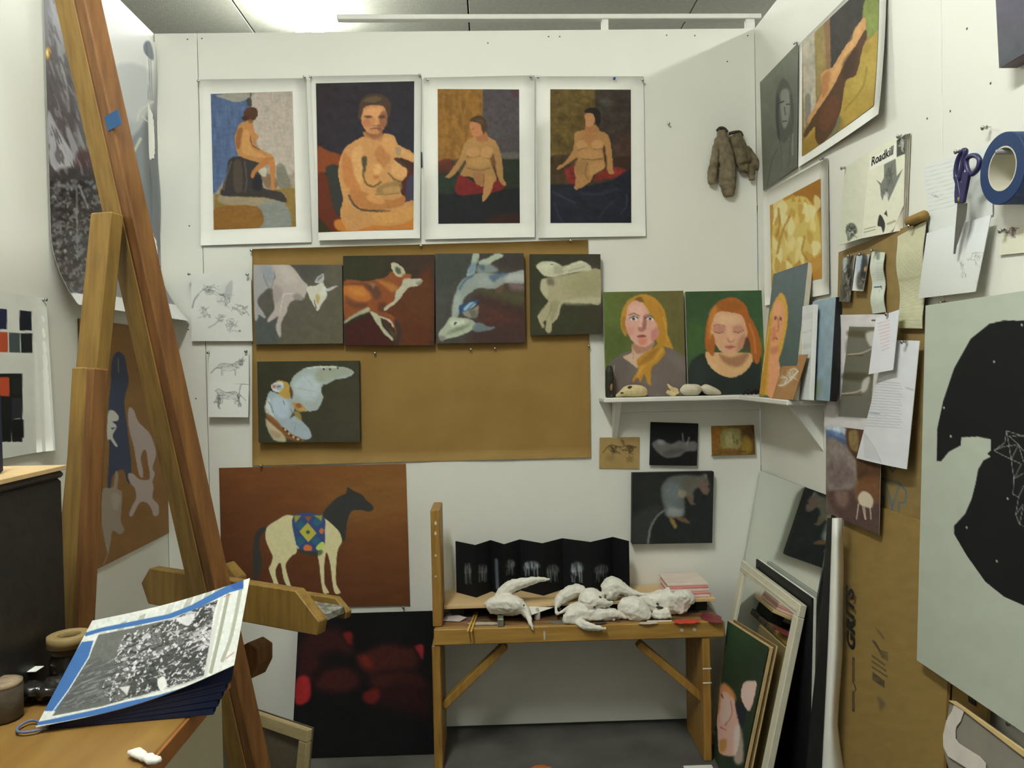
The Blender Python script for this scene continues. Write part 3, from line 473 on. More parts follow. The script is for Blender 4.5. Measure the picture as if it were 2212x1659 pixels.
# horse print
TH = (450,990,4.424)
HQ = quad(back, zq(TH, [(103,92),(1888,52),(1928,1405),(135,1435)]), .003)
sheet('horse_print', 'rust brown sheet with a cream horse, grey head and patterned saddle cloth', 'print', HQ, [
  G((122,74,30),(84,44,24),1500,100,900,1450), P((124,84,36),[(1100,300),(1890,150),(1890,520),(1300,640)],90,.7), N(.05,200,60,3),
  P((58,52,50),[(550,655),(480,680),(440,760),(425,900),(430,1100),(445,1180),(490,1090),(515,980),(490,860),(500,740),(560,680)],2.5),
  P((196,182,132),[(820,548),(740,545),(660,590),(580,640),(550,690),(550,780),(590,880),(615,940),(600,1010),(580,1060),(620,1180),(640,1260),(690,1260),(650,1140),(645,1060),(690,1000),(720,1150),(770,1250),(800,1260),(780,1190),(745,1070),(745,1000),(800,930),(850,870),(850,560)],2), 
  P((196,182,132),[(1080,545),(1150,590),(1240,670),(1280,780),(1240,870),(1225,980),(1220,1180),(1260,1270),(1255,1290),(1210,1288),(1185,1180),(1165,1010),(1130,900),(1110,1000),(1110,1190),(1150,1270),(1145,1288),(1100,1285),(1075,1150),(1060,1000),(1045,900),(1060,600)],2),
  P((58,54,52),[(1330,275),(1390,310),(1470,350),(1510,400),(1560,440),(1580,480),(1540,510),(1470,495),(1380,500),(1340,560),(1320,660),(1310,770),(1285,790),(1250,700),(1160,610),(1100,560),(1100,520),(1160,440),(1240,370),(1315,335)],2.2),
  P((60,72,116),[(815,545),(1090,545),(1115,700),(1110,830),(1060,890),(960,890),(870,870),(835,800)],2.2), P((150,140,56),[(820,548),(890,545),(830,620)],3,sm=False), P((150,140,56),[(1010,545),(1090,545),(1080,610)],3,sm=False), P((150,84,40),[(920,555),(990,555),(955,605)],3,sm=False),
  *[P((40,96,108),[(x-42,y),(x,y-42),(x+42,y),(x,y+42)],4,.85) for x, y in ((880,640),(1040,610),(880,790),(1030,790))],
  P((176,158,52),[(950,615),(1035,715),(955,800),(870,700)],2,sm=False), E((40,96,72),953,705,19,19,0,2), P((186,104,50),[(1060,690),(1085,665),(1105,690),(1090,720),(1070,715)],2), P((196,104,46),[(910,850),(935,825),(985,840),(985,880),(920,880)],2), P((176,186,84),[(1030,850),(1080,800),(1108,810),(1105,860),(1050,880)],2.5), P((196,180,130),[(830,820),(865,850),(860,870),(838,850)],3), P((52,66,56),[(850,860),(960,895),(1090,880),(1060,930),(900,910)],5,.7), N(.03,20,20,5)], (110,64,28), TH, (186,181,162), PRINT, lambda U, V: .001+.004*V**2*np.sin(U*3), back_m=KRAFT, step=1.8)
for (x, y), lb in [((566,1004),'top edge of the horse sheet'),((872,1309),'lower right corner of the horse sheet')]: pin(back(x, y, .004), NB, 'steel push pin at the '+lb)
# pencil drawings left of the brown paper
TD = (400,570,3.77); GR = (128,130,134)
random.seed(3)
def scrib(cx, cy, w, h, n=10, c=GR, wd=4, seed=0, a=.6):
    r = random.Random(seed); out = []
    for _ in range(n):
        x, y = cx+r.uniform(-w, w)*.6, cy+r.uniform(-h, h)*.6
        out.append(S(c, [(x, y), (x+r.uniform(-w, w)*.5, y+r.uniform(-h, h)*.4), (x+r.uniform(-w, w)*.7, y+r.uniform(-h, h)*.7)], wd, 1., a))
    return out
sheet('pencil_drawing', 'white sheet of several sketched animals left of the goat canvas', 'drawing', quad(back, zq(TD, [(45,75),(532,80),(540,628),(40,628)]), .03), [
  N(.01,80,80,2), S((150,150,152),[(60,360),(80,280),(150,210),(240,170)],6,1.5,.8), *scrib(195,220,70,50,16,seed=1), S(GR,[(60,355),(75,300),(110,250)],12,2.5,.5), *scrib(190,200,50,30,10,(104,106,112),4,seed=2,a=.6), E((190,190,186),320,250,66,90,.2,8,.25), *scrib(320,290,70,60,14,seed=3), P((176,176,176),[(330,190),(385,135),(375,270),(330,260)],4,.6),*scrib(300,260,30,20,8,(98,100,106),5,seed=4),
  *scrib(170,390,60,55,16,seed=5), *scrib(290,440,45,50,10,seed=6), *scrib(460,370,70,50,16,seed=7), S(GR,[(410,330),(470,350),(520,420)],6,1.5,.6), *scrib(390,490,60,60,16,seed=8), S(GR,[(190,520),(250,485),(290,430)],9,2,.5), S(GR,[(340,540),(440,550)],5,1.5,.5), E((84,86,92),445,545,7,7,0,2,.8)], (224,223,212), TD, (224,223,212), curl=lambda U, V: -.024*(V*.3+.3)+.002, step=1.6)
def animal(x, y, s, flip=1, c=(120,120,124), seed=1):
    f = lambda *p: [(x+flip*s*a, y+s*b) for a, b in p]
    return [P((186,185,180), f((-1.0,0),(-.5,-.35),(.2,-.3),(.7,-.5),(.95,-.4),(.8,-.1),(.6,.1),(.5,.5),(.4,.5),(.35,.15),(-.3,.15),(-.45,.55),(-.6,.5),(-.6,.1)), 2.5, .35)]+[S(c, f((-1.3,.3),(-1.0,0),(-.5,-.35),(.2,-.3),(.7,-.55),(.95,-.4)), 5, 1.2, .7), S(c, f((-.6,.1),(-.55,.55)), 5, 1.2, .6), S(c, f((.4,.1),(.45,.55)), 5, 1.2, .6), S(c, f((-.5,.18),(0,.2),(.4,.1)), 4, 1.2, .5)]+scrib(x, y-.1*s, .9*s, .3*s, 10, c, 4, seed, .45)
sheet('pencil_drawing', 'small white sheet with a walking fox sketch, upper of two', 'drawing', quad(back, zq(TD, [(195,705),(520,705),(524,980),(196,965)]), .012), [*animal(360,850,110,1,seed=4), *scrib(455,800,36,40,12,(96,96,102),5,6), S((120,120,124),[(210,890),(250,850),(300,850)],8,2,.6)], (222,221,208), TD, (222,221,208), curl=lambda U, V: .003+.003*V, step=1.6)
sheet('pencil_drawing', 'small white sheet with a stooping dog sketch, lower of two', 'drawing', quad(back, zq(TD, [(194,958),(522,985),(522,1248),(196,1246)]), .018), [*animal(350,1080,110,-1,seed=9), *scrib(265,1110,36,60,14,(96,96,102),6,3), *scrib(440,1110,26,60,10,(96,96,102),6,5), S((120,120,124),[(440,1060),(450,1000),(462,980)],7,2,.7)], (224,223,210), TD, (222,221,208), curl=lambda U, V: .004+.008*V, step=1.6)
for (x, y), lb in [((411,592),'upper left corner of the sheet of animal sketches'),((536,593),'upper right corner of the sheet of animal sketches'),((452,761),'upper left corner of the small fox sketch'),((533,758),'upper right corner of the small fox sketch')]: pin(back(x, y, .03 if y < 650 else .014), NB, 'steel push pin at the '+lb)
# ================================================================== corner shelf
SHZ = float(on_y(1450, 857, -.128)[2])
shelf = thing('corner_shelf', 'white L-shaped corner shelf under the portraits', 'shelf', (1.75, -.07, SHZ-.02))
a0 = on_y(1304, 858, -.128); ci = on_y(1596, 853, -.128); e0 = on_x(1700, 870, ci[0])
sx0 = float(a0[0]); sd = float(-ci[1]); sx1 = float(ci[0]); sy1 = float(e0[1])
box('back_board', (sx0, -sd, SHZ-.016), (RW-.002, -.001, SHZ), WPAINT, shelf, r=.003)
box('side_board', (sx1, sy1, SHZ-.016), (RW-.002, -sd-.0005, SHZ), WPAINT, shelf, r=.003)
for name, p in (('bracket', [(sx0+.045, -sd+.02, SHZ-.0165), (sx0+.045, -.001, SHZ-.0165), (sx0+.045, -.001, SHZ-.15)]),):
    prism(name, p, (.018, 0, 0), WPAINT, shelf)
prism('bracket', [(sx1+.02, sy1+.03, SHZ-.0165), (RW-.001, sy1+.03, SHZ-.0165), (RW-.001, sy1+.03, SHZ-.15)], (0, .018, 0), WPAINT, shelf)
box('mounting_cleat', (sx0+.045, -.014, SHZ-.055), (RW-.003, -.001, SHZ-.0165), WPAINT, shelf, r=.002)
TS = (1280,600,3.95)
def leanq(pts, ytop, ybot):        # TL, TR, BR, BL leaning against the back wall
    return [on_y(*pts[0], -ytop), on_y(*pts[1], -ytop), on_y(*pts[2], -ybot), on_y(*pts[3], -ybot)]
WS = (214,210,194); SKN = (206,160,136)
def zshelf(q):                       # drop the lower corners onto the shelf board
    q = [np.array(p) for p in q]; q[2][2] = q[3][2] = SHZ+.0015; return q
canvas('portrait_canvas', 'portrait of a staring woman with long blond hair and grey top', 'painting', zshelf(leanq([(1303,631),(1476,628),(1482,855),(1309,857)], .030, .062)), .018, [
  G((98,108,50),(112,98,58),150,400,780,200), P((84,94,40),[(90,400),(300,520),(330,640),(150,730),(100,700)],25,.6), N(.05,50,50,2),
  P((190,136,32),[(240,340),(270,240),(320,180),(420,140),(510,160),(600,250),(635,370),(640,480),(680,580),(690,615),(620,590),(560,560),(500,460),(340,220),(300,330),(285,500),(245,430)],3), P((152,110,34),[(245,360),(280,330),(290,480),(260,450)],5,.7),
  P((118,102,96),[(110,990),(130,760),(200,680),(330,620),(640,600),(760,660),(800,700),(805,880),(800,1000)],3), P((132,116,112),[(640,640),(780,690),(800,800),(680,740)],20,.5), P((104,92,88),[(150,720),(260,680),(320,760),(200,880)],20,.5),
  P((206,168,140),[(260,670),(330,640),(350,560),(520,540),(480,640),(390,760),(360,755),(290,700)],3), P((168,112,94),[(340,560),(440,590),(540,540),(480,620),(400,650),(350,620)],6,.8), S((120,86,74),[(350,630),(350,690)],3,1.5,.8),
  P((212,160,140),[(310,230),(370,195),(440,230),(500,320),(560,400),(570,470),(520,540),(450,585),(400,580),(330,530),(285,420),(285,330)],2.5), P((228,180,160),[(330,250),(420,230),(430,310),(340,310)],12,.6), E((208,134,120),320,450,36,40,0,10,.6), P((190,112,108),[(500,460),(560,420),(560,490),(510,540)],9,.65), P((226,182,160),[(400,330),(440,330),(430,420),(400,420)],8,.6), P((150,92,84),[(435,330),(460,340),(455,420),(440,440),(425,440)],5,.8), P((168,110,98),[(390,420),(450,430),(430,460),(395,455)],5,.8),
  E((232,226,216),355,352,34,13,-.1,2), E((66,74,72),350,352,15,13,0,1.5), S((86,64,54),[(315,350),(350,328),(390,345)],9,2,.9), S((120,82,64),[(310,320),(350,305),(400,325)],10,3,.7), E((226,218,208),490,350,30,12,.1,2), E((62,70,70),490,350,14,12,0,1.5), S((84,62,54),[(455,345),(490,325),(525,350)],9,2,.9), S((126,84,60),[(455,322),(500,305)],9,3,.7),
  P((160,82,78),[(380,500),(420,485),(465,495),(440,510),(400,512)],2.5,.9), S((110,56,54),[(380,500),(420,498),(465,498)],4,1.5,.8), P((206,120,94),[(390,520),(460,520),(450,570),(410,570)],9,.7),
  P((186,132,28),[(430,170),(540,230),(600,330),(620,500),(600,590),(620,640),(560,720),(500,780),(500,910),(470,900),(440,820),(410,890),(380,850),(350,890),(340,860),(390,790),(380,700),(450,640),(540,580),(570,480),(540,380),(470,270)],3), P((206,158,64),[(560,620),(610,600),(540,700),(440,760),(400,840),(380,830),(420,740)],7,.7), P((156,106,24),[(460,660),(560,600),(520,690),(440,740),(390,740)],8,.7), P((122,82,34),[(360,180),(410,160),(440,210),(390,200)],4,.8), S((214,168,70),[(600,320),(630,450),(640,540)],10,4,.5), S((160,112,30),[(560,230),(600,330)],12,4,.5), N(.03,20,30,5)], (104,104,56), TS, WS, mat('canvas_side_white',(196,190,172),.7))
canvas('portrait_canvas', 'portrait of a red-haired woman with closed eyes in dark green top', 'painting', zshelf(leanq([(1480,630),(1654,627),(1662,852),(1487,855)], .030, .062)), .018, [
  G((62,84,54),(70,96,62),850,200,1450,500), P((78,104,56),[(800,400),(960,400),(960,640),(820,680)],30,.6), P((96,124,62),[(1480,300),(1510,300),(1440,700),(1410,650)],20,.7), N(.05,50,50,2),
  P((178,100,32),[(960,520),(980,350),(1040,240),(1120,180),(1220,170),(1310,240),(1340,330),(1400,440),(1440,580),(1430,700),(1390,730),(1350,640),(1310,500),(1040,500),(1030,660),(970,620)],3), P((206,138,52),[(1000,300),(1060,240),(1040,440),(990,520)],9,.7), P((150,92,28),[(1060,220),(1180,190),(1290,250),(1200,290),(1110,290)],14,.6),
  P((50,54,52),[(810,1000),(825,760),(880,680),(970,640),(1010,640),(1380,650),(1440,700),(1430,900),(1500,1000)],3), P((62,66,64),[(880,720),(960,700),(960,900),(860,960)],30,.5),
  P((214,168,116),[(965,640),(1050,640),(1330,640),(1370,680),(1340,760),(1260,830),(1160,850),(1060,810),(985,730)],2.5), P((160,108,80),[(1080,650),(1180,680),(1330,640),(1290,730),(1220,760),(1130,730)],8,.8), P((222,180,126),[(1000,700),(1080,760),(1060,800),(1000,740)],9,.6), P((218,176,124),[(1200,790),(1300,770),(1220,830)],9,.6),
  P((214,164,126),[(1060,300),(1150,290),(1270,320),(1320,400),(1315,500),(1280,590),(1230,640),(1170,650),(1100,630),(1050,570),(1010,480),(1020,390)],2.5), P((230,188,146),[(1080,320),(1240,330),(1230,390),(1080,400)],14,.6), E((196,130,112),1080,440,56,36,.15,6,.8), E((198,134,112),1240,440,52,34,-.1,6,.8), S((124,76,60),[(1040,460),(1080,472),(1120,460)],6,1.5,.8), S((124,76,60),[(1205,458),(1245,466),(1290,450)],6,1.5,.8), S((150,96,66),[(1030,412),(1080,400),(1130,420)],7,3,.6), P((226,176,140),[(1150,440),(1190,440),(1200,530),(1160,540)],8,.7), P((190,118,98),[(1150,520),(1180,540),(1210,525),(1190,550),(1160,550)],4,.8), P((196,110,98),[(1130,585),(1170,575),(1215,585),(1180,608),(1150,608)],3,.85), S((140,72,66),[(1132,590),(1215,590)],4,1.5,.7), P((184,118,88),[(1250,520),(1300,480),(1280,580),(1230,630)],9,.6), P((110,70,56),[(1300,520),(1340,520),(1345,600),(1295,620)],5,.8),
  P((174,98,30),[(1280,270),(1340,330),(1400,450),(1440,600),(1420,720),(1380,720),(1350,600),(1320,460),(1290,340)],4), S((206,130,50),[(1340,400),(1380,520),(1390,640)],16,5,.7), P((178,100,34),[(1020,480),(1045,560),(1030,665),(990,620)],4), N(.03,20,30,5)], (66,90,58), TS, WS, mat('canvas_side_white',(196,190,172),.7))
def rlean2(tl, tr, bl, xtop, xbot):       # leaning canvas from its top edge and lower near corner
    TL, TR, BL = on_x(*tl, xtop), on_x(*tr, xtop), on_x(*bl, xbot); TR[2] = TL[2]; BL[2] = SHZ+.001; return [TL, TR, BL+(TR-TL), BL]
def rleanq(tl, tr, bl, xtop, z=None):     # canvas leaning on the right wall: top edge at x = xtop, lower left corner on the board
    TL, TR = on_x(*tl, xtop), on_x(*tr, xtop); BL = on_z(*bl, SHZ+.001 if z is None else z)
    return [TL, TR, BL+(TR-TL), BL]
Z2 = (1620,250,3.6875)
q = rlean2((1671,592),(1746,571),(1640,855), RW-.018, sx1+.012)
canvas('portrait_canvas', 'narrow portrait of a blond woman on grey leaning against the right wall', 'painting', q, .016, [
  G((104,112,116),(88,100,96),1560,0,1740,600), N(.04,40,60,3), P((96,110,62),[(1410,900),(1480,500),(1500,480),(1450,960)],10,.6), P((212,160,56),[(1420,970),(1450,700),(1510,320),(1560,190),(1610,130),(1650,180),(1668,300),(1655,450),(1610,640),(1590,700),(1600,800),(1560,990),(1420,990)],3), 
  P((222,156,110),[(1510,700),(1530,420),(1545,260),(1580,190),(1625,220),(1640,330),(1620,470),(1580,590),(1590,700),(1600,800),(1560,1000),(1500,1000)],3), P((226,170,122),[(1550,240),(1600,230),(1610,300),(1550,310)],8,.7), P((206,120,90),[(1530,440),(1560,430),(1560,520),(1530,540)],7,.6), P((196,122,92),[(1520,600),(1590,590),(1570,650),(1525,650)],8,.7), E((90,70,60),1563,345,10,18,0,2,.8), E((90,70,60),1608,350,10,18,0,2,.8), S((176,100,80),[(1585,350),(1588,440),(1575,455)],10,3,.7), S((150,64,56),[(1545,525),(1560,515),(1580,525)],8,2,.9), P((190,134,34),[(1440,800),(1500,400),(1520,380),(1500,700),(1470,990),(1425,990)],5,.7), S((232,196,110),[(1510,420),(1480,600),(1450,800)],10,4,.6), N(.03,20,20,4)], (104,112,112), TS, WS, mat('canvas_side_white',(196,190,172),.7))
# things propped on the side board, nearest last
q = rlean2((1756,652),(1806,633),(1743,866), RW-.024, sx1+.062)
canvas('landscape_canvas', 'pale blue canvas with dark shapes standing behind the white book', 'painting', q, .02, [
  G((150,164,172),(138,152,160),1900,200,2000,900), N(.08,40,90,3), P((60,64,60),[(1880,280),(1930,300),(1920,380),(1880,400)],8,.9), P((96,100,60),[(1860,750),(1910,740),(1900,860),(1850,1000)],10,.8), P((70,90,110),[(1850,950),(1890,560),(1900,700),(1870,1000)],14,.5), P((128,132,96),[(1890,900),(1960,880),(1940,1010),(1870,1020)],14,.6)], (148,160,168), TS, WS, BLACKM)
wb = thing('white_book', 'upright white book between the brown card and the blue canvas', 'book', on_z(1725, 862, SHZ))
q = rlean2((1734,662),(1757,652),(1725,864), RW-.050, sx1+.038); n_ = nrm(np.cross(q[3]-q[0], q[1]-q[0])); n_ = n_ if n_[0] < 0 else -n_
hexa('pages', [p-n_*.014 for p in q[::-1]], list(q[::-1]), PAPER, wb, r=.001)
painted('cover', q, [S((206,206,206),[(1800,340),(1870,320)],50,3,.6), S((190,188,184),[(1790,470),(1870,450)],6,2,.8), S((190,188,184),[(1780,590),(1860,580)],40,3,.4), N(.02,40,40,2)], (222,222,216), TS, WR, PRINT, wb, lift=.0006)
q = rlean2((1697,768),(1745,760),(1668,859), RW-.075, sx1+.006)
sheet('sketch_card', 'small brown card with a white chalk animal sketch on the shelf', 'card', q, [N(.05,50,50,2), P((196,180,150),[(1600,900),(1650,830),(1720,770),(1755,790),(1740,850),(1690,890),(1640,930),(1600,930)],5,.45), S((226,222,208),[(1590,920),(1640,910),(1700,860),(1750,800)],9,2.5,.8), S((226,222,208),[(1620,840),(1660,860),(1640,900)],8,2,.8), S((220,214,196),[(1680,790),(1720,775),(1755,800)],9,2.5,.7), S((226,222,208),[(1640,860),(1600,850)],6,2,.7), *scrib(1690,830,60,50,10,(220,212,190),6,2,.5)], (168,122,76), TS, WS, back_m=CARD)
# ================================================================== cards under the shelf
TU = (1270,880,3.77)
sheet('sketch_card', 'small tan card with an ink animal sketch pinned below the shelf', 'card', quad(back, zq(TU, [(96,246),(420,242),(416,500),(92,496)]), .004), [N(.04,50,50,2), *scrib(200,340,60,40,14,(84,64,44),7,2,.7), *scrib(330,340,60,36,14,(84,64,44),7,3,.7), S((80,60,42),[(120,370),(180,310),(260,320),(340,310),(385,330)],7,1.5,.8), *[S((90,66,46),[(340+30*math.cos(a),425+26*math.sin(a)),(340+10*math.cos(a),425+9*math.sin(a))],6,1.5,.8) for a in np.linspace(0,5.5,7)], E((140,108,66),180,410,36,26,0,8,.5)], (172,140,84), TU, WM, back_m=CARD)
pin(back(1343, 949, .005), NB, 'steel push pin in the top of the tan ink sketch card')
sheet('photo_card', 'black card with a white animal lying on its back below the shelf', 'card', quad(back, zq(TU, [(508,118),(896,130),(884,474),(498,470)]), .01), [N(.1,60,60,2), P((120,114,112),[(525,290),(570,262),(620,270),(650,290),(690,295),(740,270),(790,280),(880,280),(885,350),(800,360),(740,400),(640,410),(570,370),(530,320)],5,.9), P((150,146,146),[(570,265),(610,270),(620,300),(570,300)],6,.8), S((150,146,140),[(770,215),(775,270)],10,3,.8), S((150,146,140),[(825,245),(805,300)],10,3,.8), P((80,74,74),[(620,360),(760,330),(780,360),(640,400)],10,.7), N(.06,24,24,3)], (30,29,31), TU, WM, curl=lambda U, V: .002+.003*U)
canvas('interior_canvas', 'small thin yellow ochre painting of an interior with white edge', 'painting', quad(back, zq(TU, [(1002,152),(1352,143),(1364,385),(1008,394)]), .014), .012, [
  G((138,100,30),(112,80,32),1010,260,1350,260), N(.16,24,30,3), P((150,136,84),[(1090,190),(1240,180),(1240,330),(1100,340)],5,.9), P((176,160,112),[(1120,210),(1180,200),(1180,310),(1130,320)],6,.7), P((84,60,36),[(1250,180),(1345,160),(1350,240),(1260,280)],8,.7), P((160,92,40),[(1010,190),(1070,180),(1060,330),(1015,360)],8,.5), S((84,76,52),[(1180,220),(1190,290)],9,2.5,.7), S((84,76,52),[(1218,260),(1212,300)],9,2.5,.7), P((176,140,40),[(1270,230),(1330,270),(1330,360),(1250,370)],8,.6), S((150,70,36),[(1120,340),(1200,345)],14,4,.7), S((80,66,44),[(1240,362),(1290,360)],10,3,.7), N(.1,12,12,6)], (132,98,34), TU, WM, WPAINT)
canvas('squirrel_canvas', 'dark canvas of a grey squirrel standing upright above the bench', 'painting', quad(back, zq(TU, [(362,535),(1025,522),(1012,1104),(358,1114)]), .03), .026, [
  G((38,38,38),(44,44,44),400,600,1000,1000), N(.1,80,80,2), P((60,58,56),[(360,900),(480,820),(620,800),(560,900),(510,1000),(490,1110),(360,1110)],14,.9), S((134,132,130),[(640,825),(560,890),(510,980),(490,1105)],16,5,.8), P((52,50,48),[(380,560),(600,560),(600,760),(420,800)],50,.6),
  P((96,96,92),[(600,640),(660,570),(780,550),(900,560),(960,545),(990,640),(975,700),(940,700),(900,650),(860,690),(850,740),(790,730),(790,850),(760,890),(640,890),(620,820),(600,740)],7), P((116,120,122),[(630,640),(730,620),(750,760),(740,870),(660,870),(630,760)],18,.7), P((150,148,142),[(660,820),(770,830),(760,885),(660,885)],10,.7), P((104,92,76),[(780,570),(900,570),(880,660),(780,680)],12,.7), P((150,136,110),[(740,670),(800,690),(790,730),(740,730)],7,.8), P((112,92,74),[(800,700),(860,720),(860,770),(880,790),(830,785)],4,.9), P((116,88,78),[(900,600),(960,570),(990,640),(970,710),(930,690),(900,640)],5,.9), P((140,126,104),[(950,545),(970,545),(960,590)],3,.8), E((20,20,20),985,645,6,9,0,1.5), P((144,112,62),[(660,895),(700,910),(725,970),(705,988),(680,950)],4,.9), P((122,88,60),[(710,890),(790,900),(830,940),(800,940),(740,920)],4,.9), N(.06,24,24,5)], (42,42,42), TU, (204,199,182), mat('canvas_side_dark',(58,54,50),.7))
# ================================================================== right wall: drawings and paintings
TR_ = (1500,0,3.107)
sheet('charcoal_portrait', 'grey sheet with a charcoal portrait of a long-haired woman in the corner', 'drawing', quad(right, [(1643,178),(1725,93),(1726,361),(1650,412)], .004), [
  G((136,136,124),(116,116,106),450,500,690,700), N(.05,40,60,3), P((84,84,82),[(550,640),(570,560),(600,525),(640,570),(660,660),(650,800),(640,900),(600,960),(560,900),(545,780)],5,.6), P((164,164,154),[(580,620),(630,600),(645,700),(630,820),(600,860),(580,760)],6,.75), S((60,60,64),[(575,690),(600,680)],9,2,.9), S((60,60,64),[(620,700),(640,700)],8,2,.9), S((70,70,72),[(605,720),(612,770)],7,2,.7), S((60,58,62),[(595,815),(620,812)],8,2,.8), *[S((70,70,72),[(555+6*i,620+12*i),(550+3*i,760),(560+4*i,920+9*i)],5,1.6,.6) for i in range(5)], *[S((78,78,78),[(640+5*i,640),(655+4*i,780),(640+4*i,900+20*i)],5,1.6,.5) for i in range(4)], S((80,80,80),[(560,1000),(520,1080),(490,1250)],6,2,.6), S((80,80,80),[(580,960),(590,1150)],5,2,.5), S((84,84,84),[(640,950),(640,1080),(620,1120)],6,2,.6), S((176,176,164),[(660,900),(660,1040)],9,4,.5)], (126,126,114), TR_, WR, curl=lambda U, V: .002+.006*V*U)
q = quad(right, [(1730,92),(1916,-92),(1920,246),(1728,361)], .005); qi = quad(right, zq(TR_, [(728,295),(1245,-190),(1262,708),(735,1050)]), .005)
bordered('reclining_painting', 'white bordered painting of a reclining figure on yellow cloth', 'painting', q, qi, [
  P((186,176,158),[(725,290),(810,190),(820,700),(740,860)],3,sm=False), P((160,138,84),[(805,200),(900,100),(915,470),(830,660)],3,sm=False), P((150,112,84),[(870,130),(912,90),(920,460),(890,480)],3,.9,False), P((68,62,60),[(912,90),(1245,-250),(1150,140),(1000,400),(920,460)],2.5,sm=False), P((132,140,70),[(1150,0),(1250,-60),(1250,180),(1180,250),(1130,180)],3), N(.08,30,60,3),
  P((176,146,56),[(1120,320),(1250,190),(1265,710),(735,1055),(735,950),(830,800),(1000,600)],3,sm=False), N(.08,50,80,6), P((190,164,72),[(1080,460),(1240,330),(1250,560),(1040,640)],30,.6), P((160,122,40),[(735,960),(830,880),(840,970),(735,1050)],8,.7), S((140,114,44),[(1160,450),(1130,590),(1010,740)],10,5,.6), P((120,118,88),[(940,780),(990,790),(970,890),(900,930),(890,880)],8,.9), P((128,124,116),[(745,650),(780,640),(780,800),(745,830)],4,.8), P((60,60,62),[(1220,-60),(1250,-90),(1250,40)],4,.9),
  P((204,152,96),[(1140,115),(1155,180),(1120,270),(1060,340),(1030,420),(960,560),(900,640),(830,740),(790,800),(770,830),(760,800),(820,700),(860,600),(850,510),(880,470),(930,450),(985,360),(1030,290),(1060,270),(1080,200)],2.5), P((220,172,110),[(1080,200),(1130,150),(1100,270),(1020,390),(960,510),(900,600),(930,480),(1000,370)],8,.7), P((176,114,62),[(860,520),(910,480),(900,600),(860,660)],7,.7),
  P((96,66,44),[(1150,200),(1160,250),(1130,330),(1110,430),(1080,510),(1020,540),(1000,660),(980,760),(930,880),(850,970),(815,930),(810,850),(750,920),(740,890),(830,740),(930,590),(1010,430),(1090,300)],2.5), P((122,74,48),[(860,740),(930,640),(980,680),(950,800),(880,880),(840,840)],9,.7), P((70,52,40),[(1000,420),(1090,330),(1070,480),(1010,530)],9,.7), P((186,110,48),[(985,830),(1010,850),(990,880)],4,.7), N(.05,20,20,5)], (150,120,70), TR_, WR, lambda U, V: .001+.02*U**2*V**2+.004*V)
q = quad(right, zq(Z2, [(106,620),(622,335),(642,1420),(128,1512)]), .004); qi = quad(right, zq(Z2, [(165,715),(568,500),(585,1295),(182,1372)]), .004)
_r = random.Random(5)
bordered('flower_painting', 'white bordered golden painting of pale petals on ochre', 'painting', q, qi, [
  G((196,146,36),(206,156,50),500,550,300,1200), P((170,112,22),[(330,600),(570,500),(580,760),(480,700)],8,.8), N(.06,40,40,3),
  P((222,196,104),[(185,830),(230,710),(320,660),(400,640),(460,660),(530,760),(560,900),(570,1100),(500,1200),(400,1150),(300,1250),(185,1300)],5), 
  *[P(_r.choice([(238,220,150),(232,206,120),(206,160,60),(244,230,172)]), [(x, y), (x+_r.uniform(-20,30), y-_r.uniform(60,130)), (x+_r.uniform(30,70), y-_r.uniform(20,60)), (x+_r.uniform(10,40), y+_r.uniform(20,60))], 4, .75) for x, y in [(_r.uniform(185,520), _r.uniform(740,1250)) for _ in range(42)]],
  *[P((206,156,46),[(330+50*i,690-4*i),(345+50*i,620+20*i),(365+50*i,680+10*i)],2,.9,False) for i in range(4)], S((176,124,36),[(230,740),(240,860),(215,960)],16,5,.7), S((172,118,32),[(320,800),(260,930),(220,1100)],16,5,.6), S((248,240,196),[(210,760),(190,860)],14,4,.7), S((172,118,32),[(440,960),(420,1080),(460,1150)],14,5,.6), P((196,140,36),[(470,1170),(585,1100),(585,1295),(460,1300)],8,.8)], (196,150,46), Z2, WR, lambda U, V: .001+.003*V)
for (x, y), lb in [((1783,342),'upper right corner of the golden petal painting'),((1725,92),'corner between the charcoal portrait and the reclining figure')]: pin(right(x, y, .006), NR, 'steel push pin at the '+lb)
# purple grey canvas at the top
q = [right(2150,-30,.035), right(2290,-190,.035), right(2290,88,.035), right(2159,148,.035)]; q[1][2] = q[0][2]; q[2][2] = q[3][2]; q[2][1] = q[1][1]
canvas('grey_canvas', 'plain purple grey canvas at the top right of the wall', 'painting', q, .033, [G((104,96,114),(92,92,100),2150,0,2212,120), N(.06,20,20,3)], (100,95,108), (0,0,1), WR, mat('canvas_side_purple',(120,106,112),.7))
# text helper: outline lettering laid on a plane
def lettering(name, txt, origin, xd, yd, height, m, parent, shear=0., width=None, bold=.02):
    cu = bpy.data.curves.new('letters', 'FONT'); cu.body = txt; cu.size = 1; cu.offset = bold; cu.shear = shear; cu.resolution_u = 3
    to = bpy.data.objects.new('letters', cu); COL.objects.link(to); dg = bpy.context.evaluated_depsgraph_get(); dg.update()
    me = bpy.data.meshes.new_from_object(to.evaluated_get(dg)); v = np.array([tuple(p.co) for p in me.vertices]); F = [tuple(p.vertices) for p in me.polygons]
    bpy.data.objects.remove(to); bpy.data.curves.remove(cu); bpy.data.meshes.remove(me)
    v[:,0] -= v[:,0].min(); v[:,1] -= max(v[:,1].min(), -.02); sc = height/.7; sx = sc if width is None else width/v[:,0].max()
    W = np.asarray(origin)+v[:,:1]*sx*nrm(xd)+v[:,1:2]*sc*nrm(yd)
    return mesh_obj(name, W, F, m, parent)
INK = mat('black_ink', (30,29,30), .6, .1)
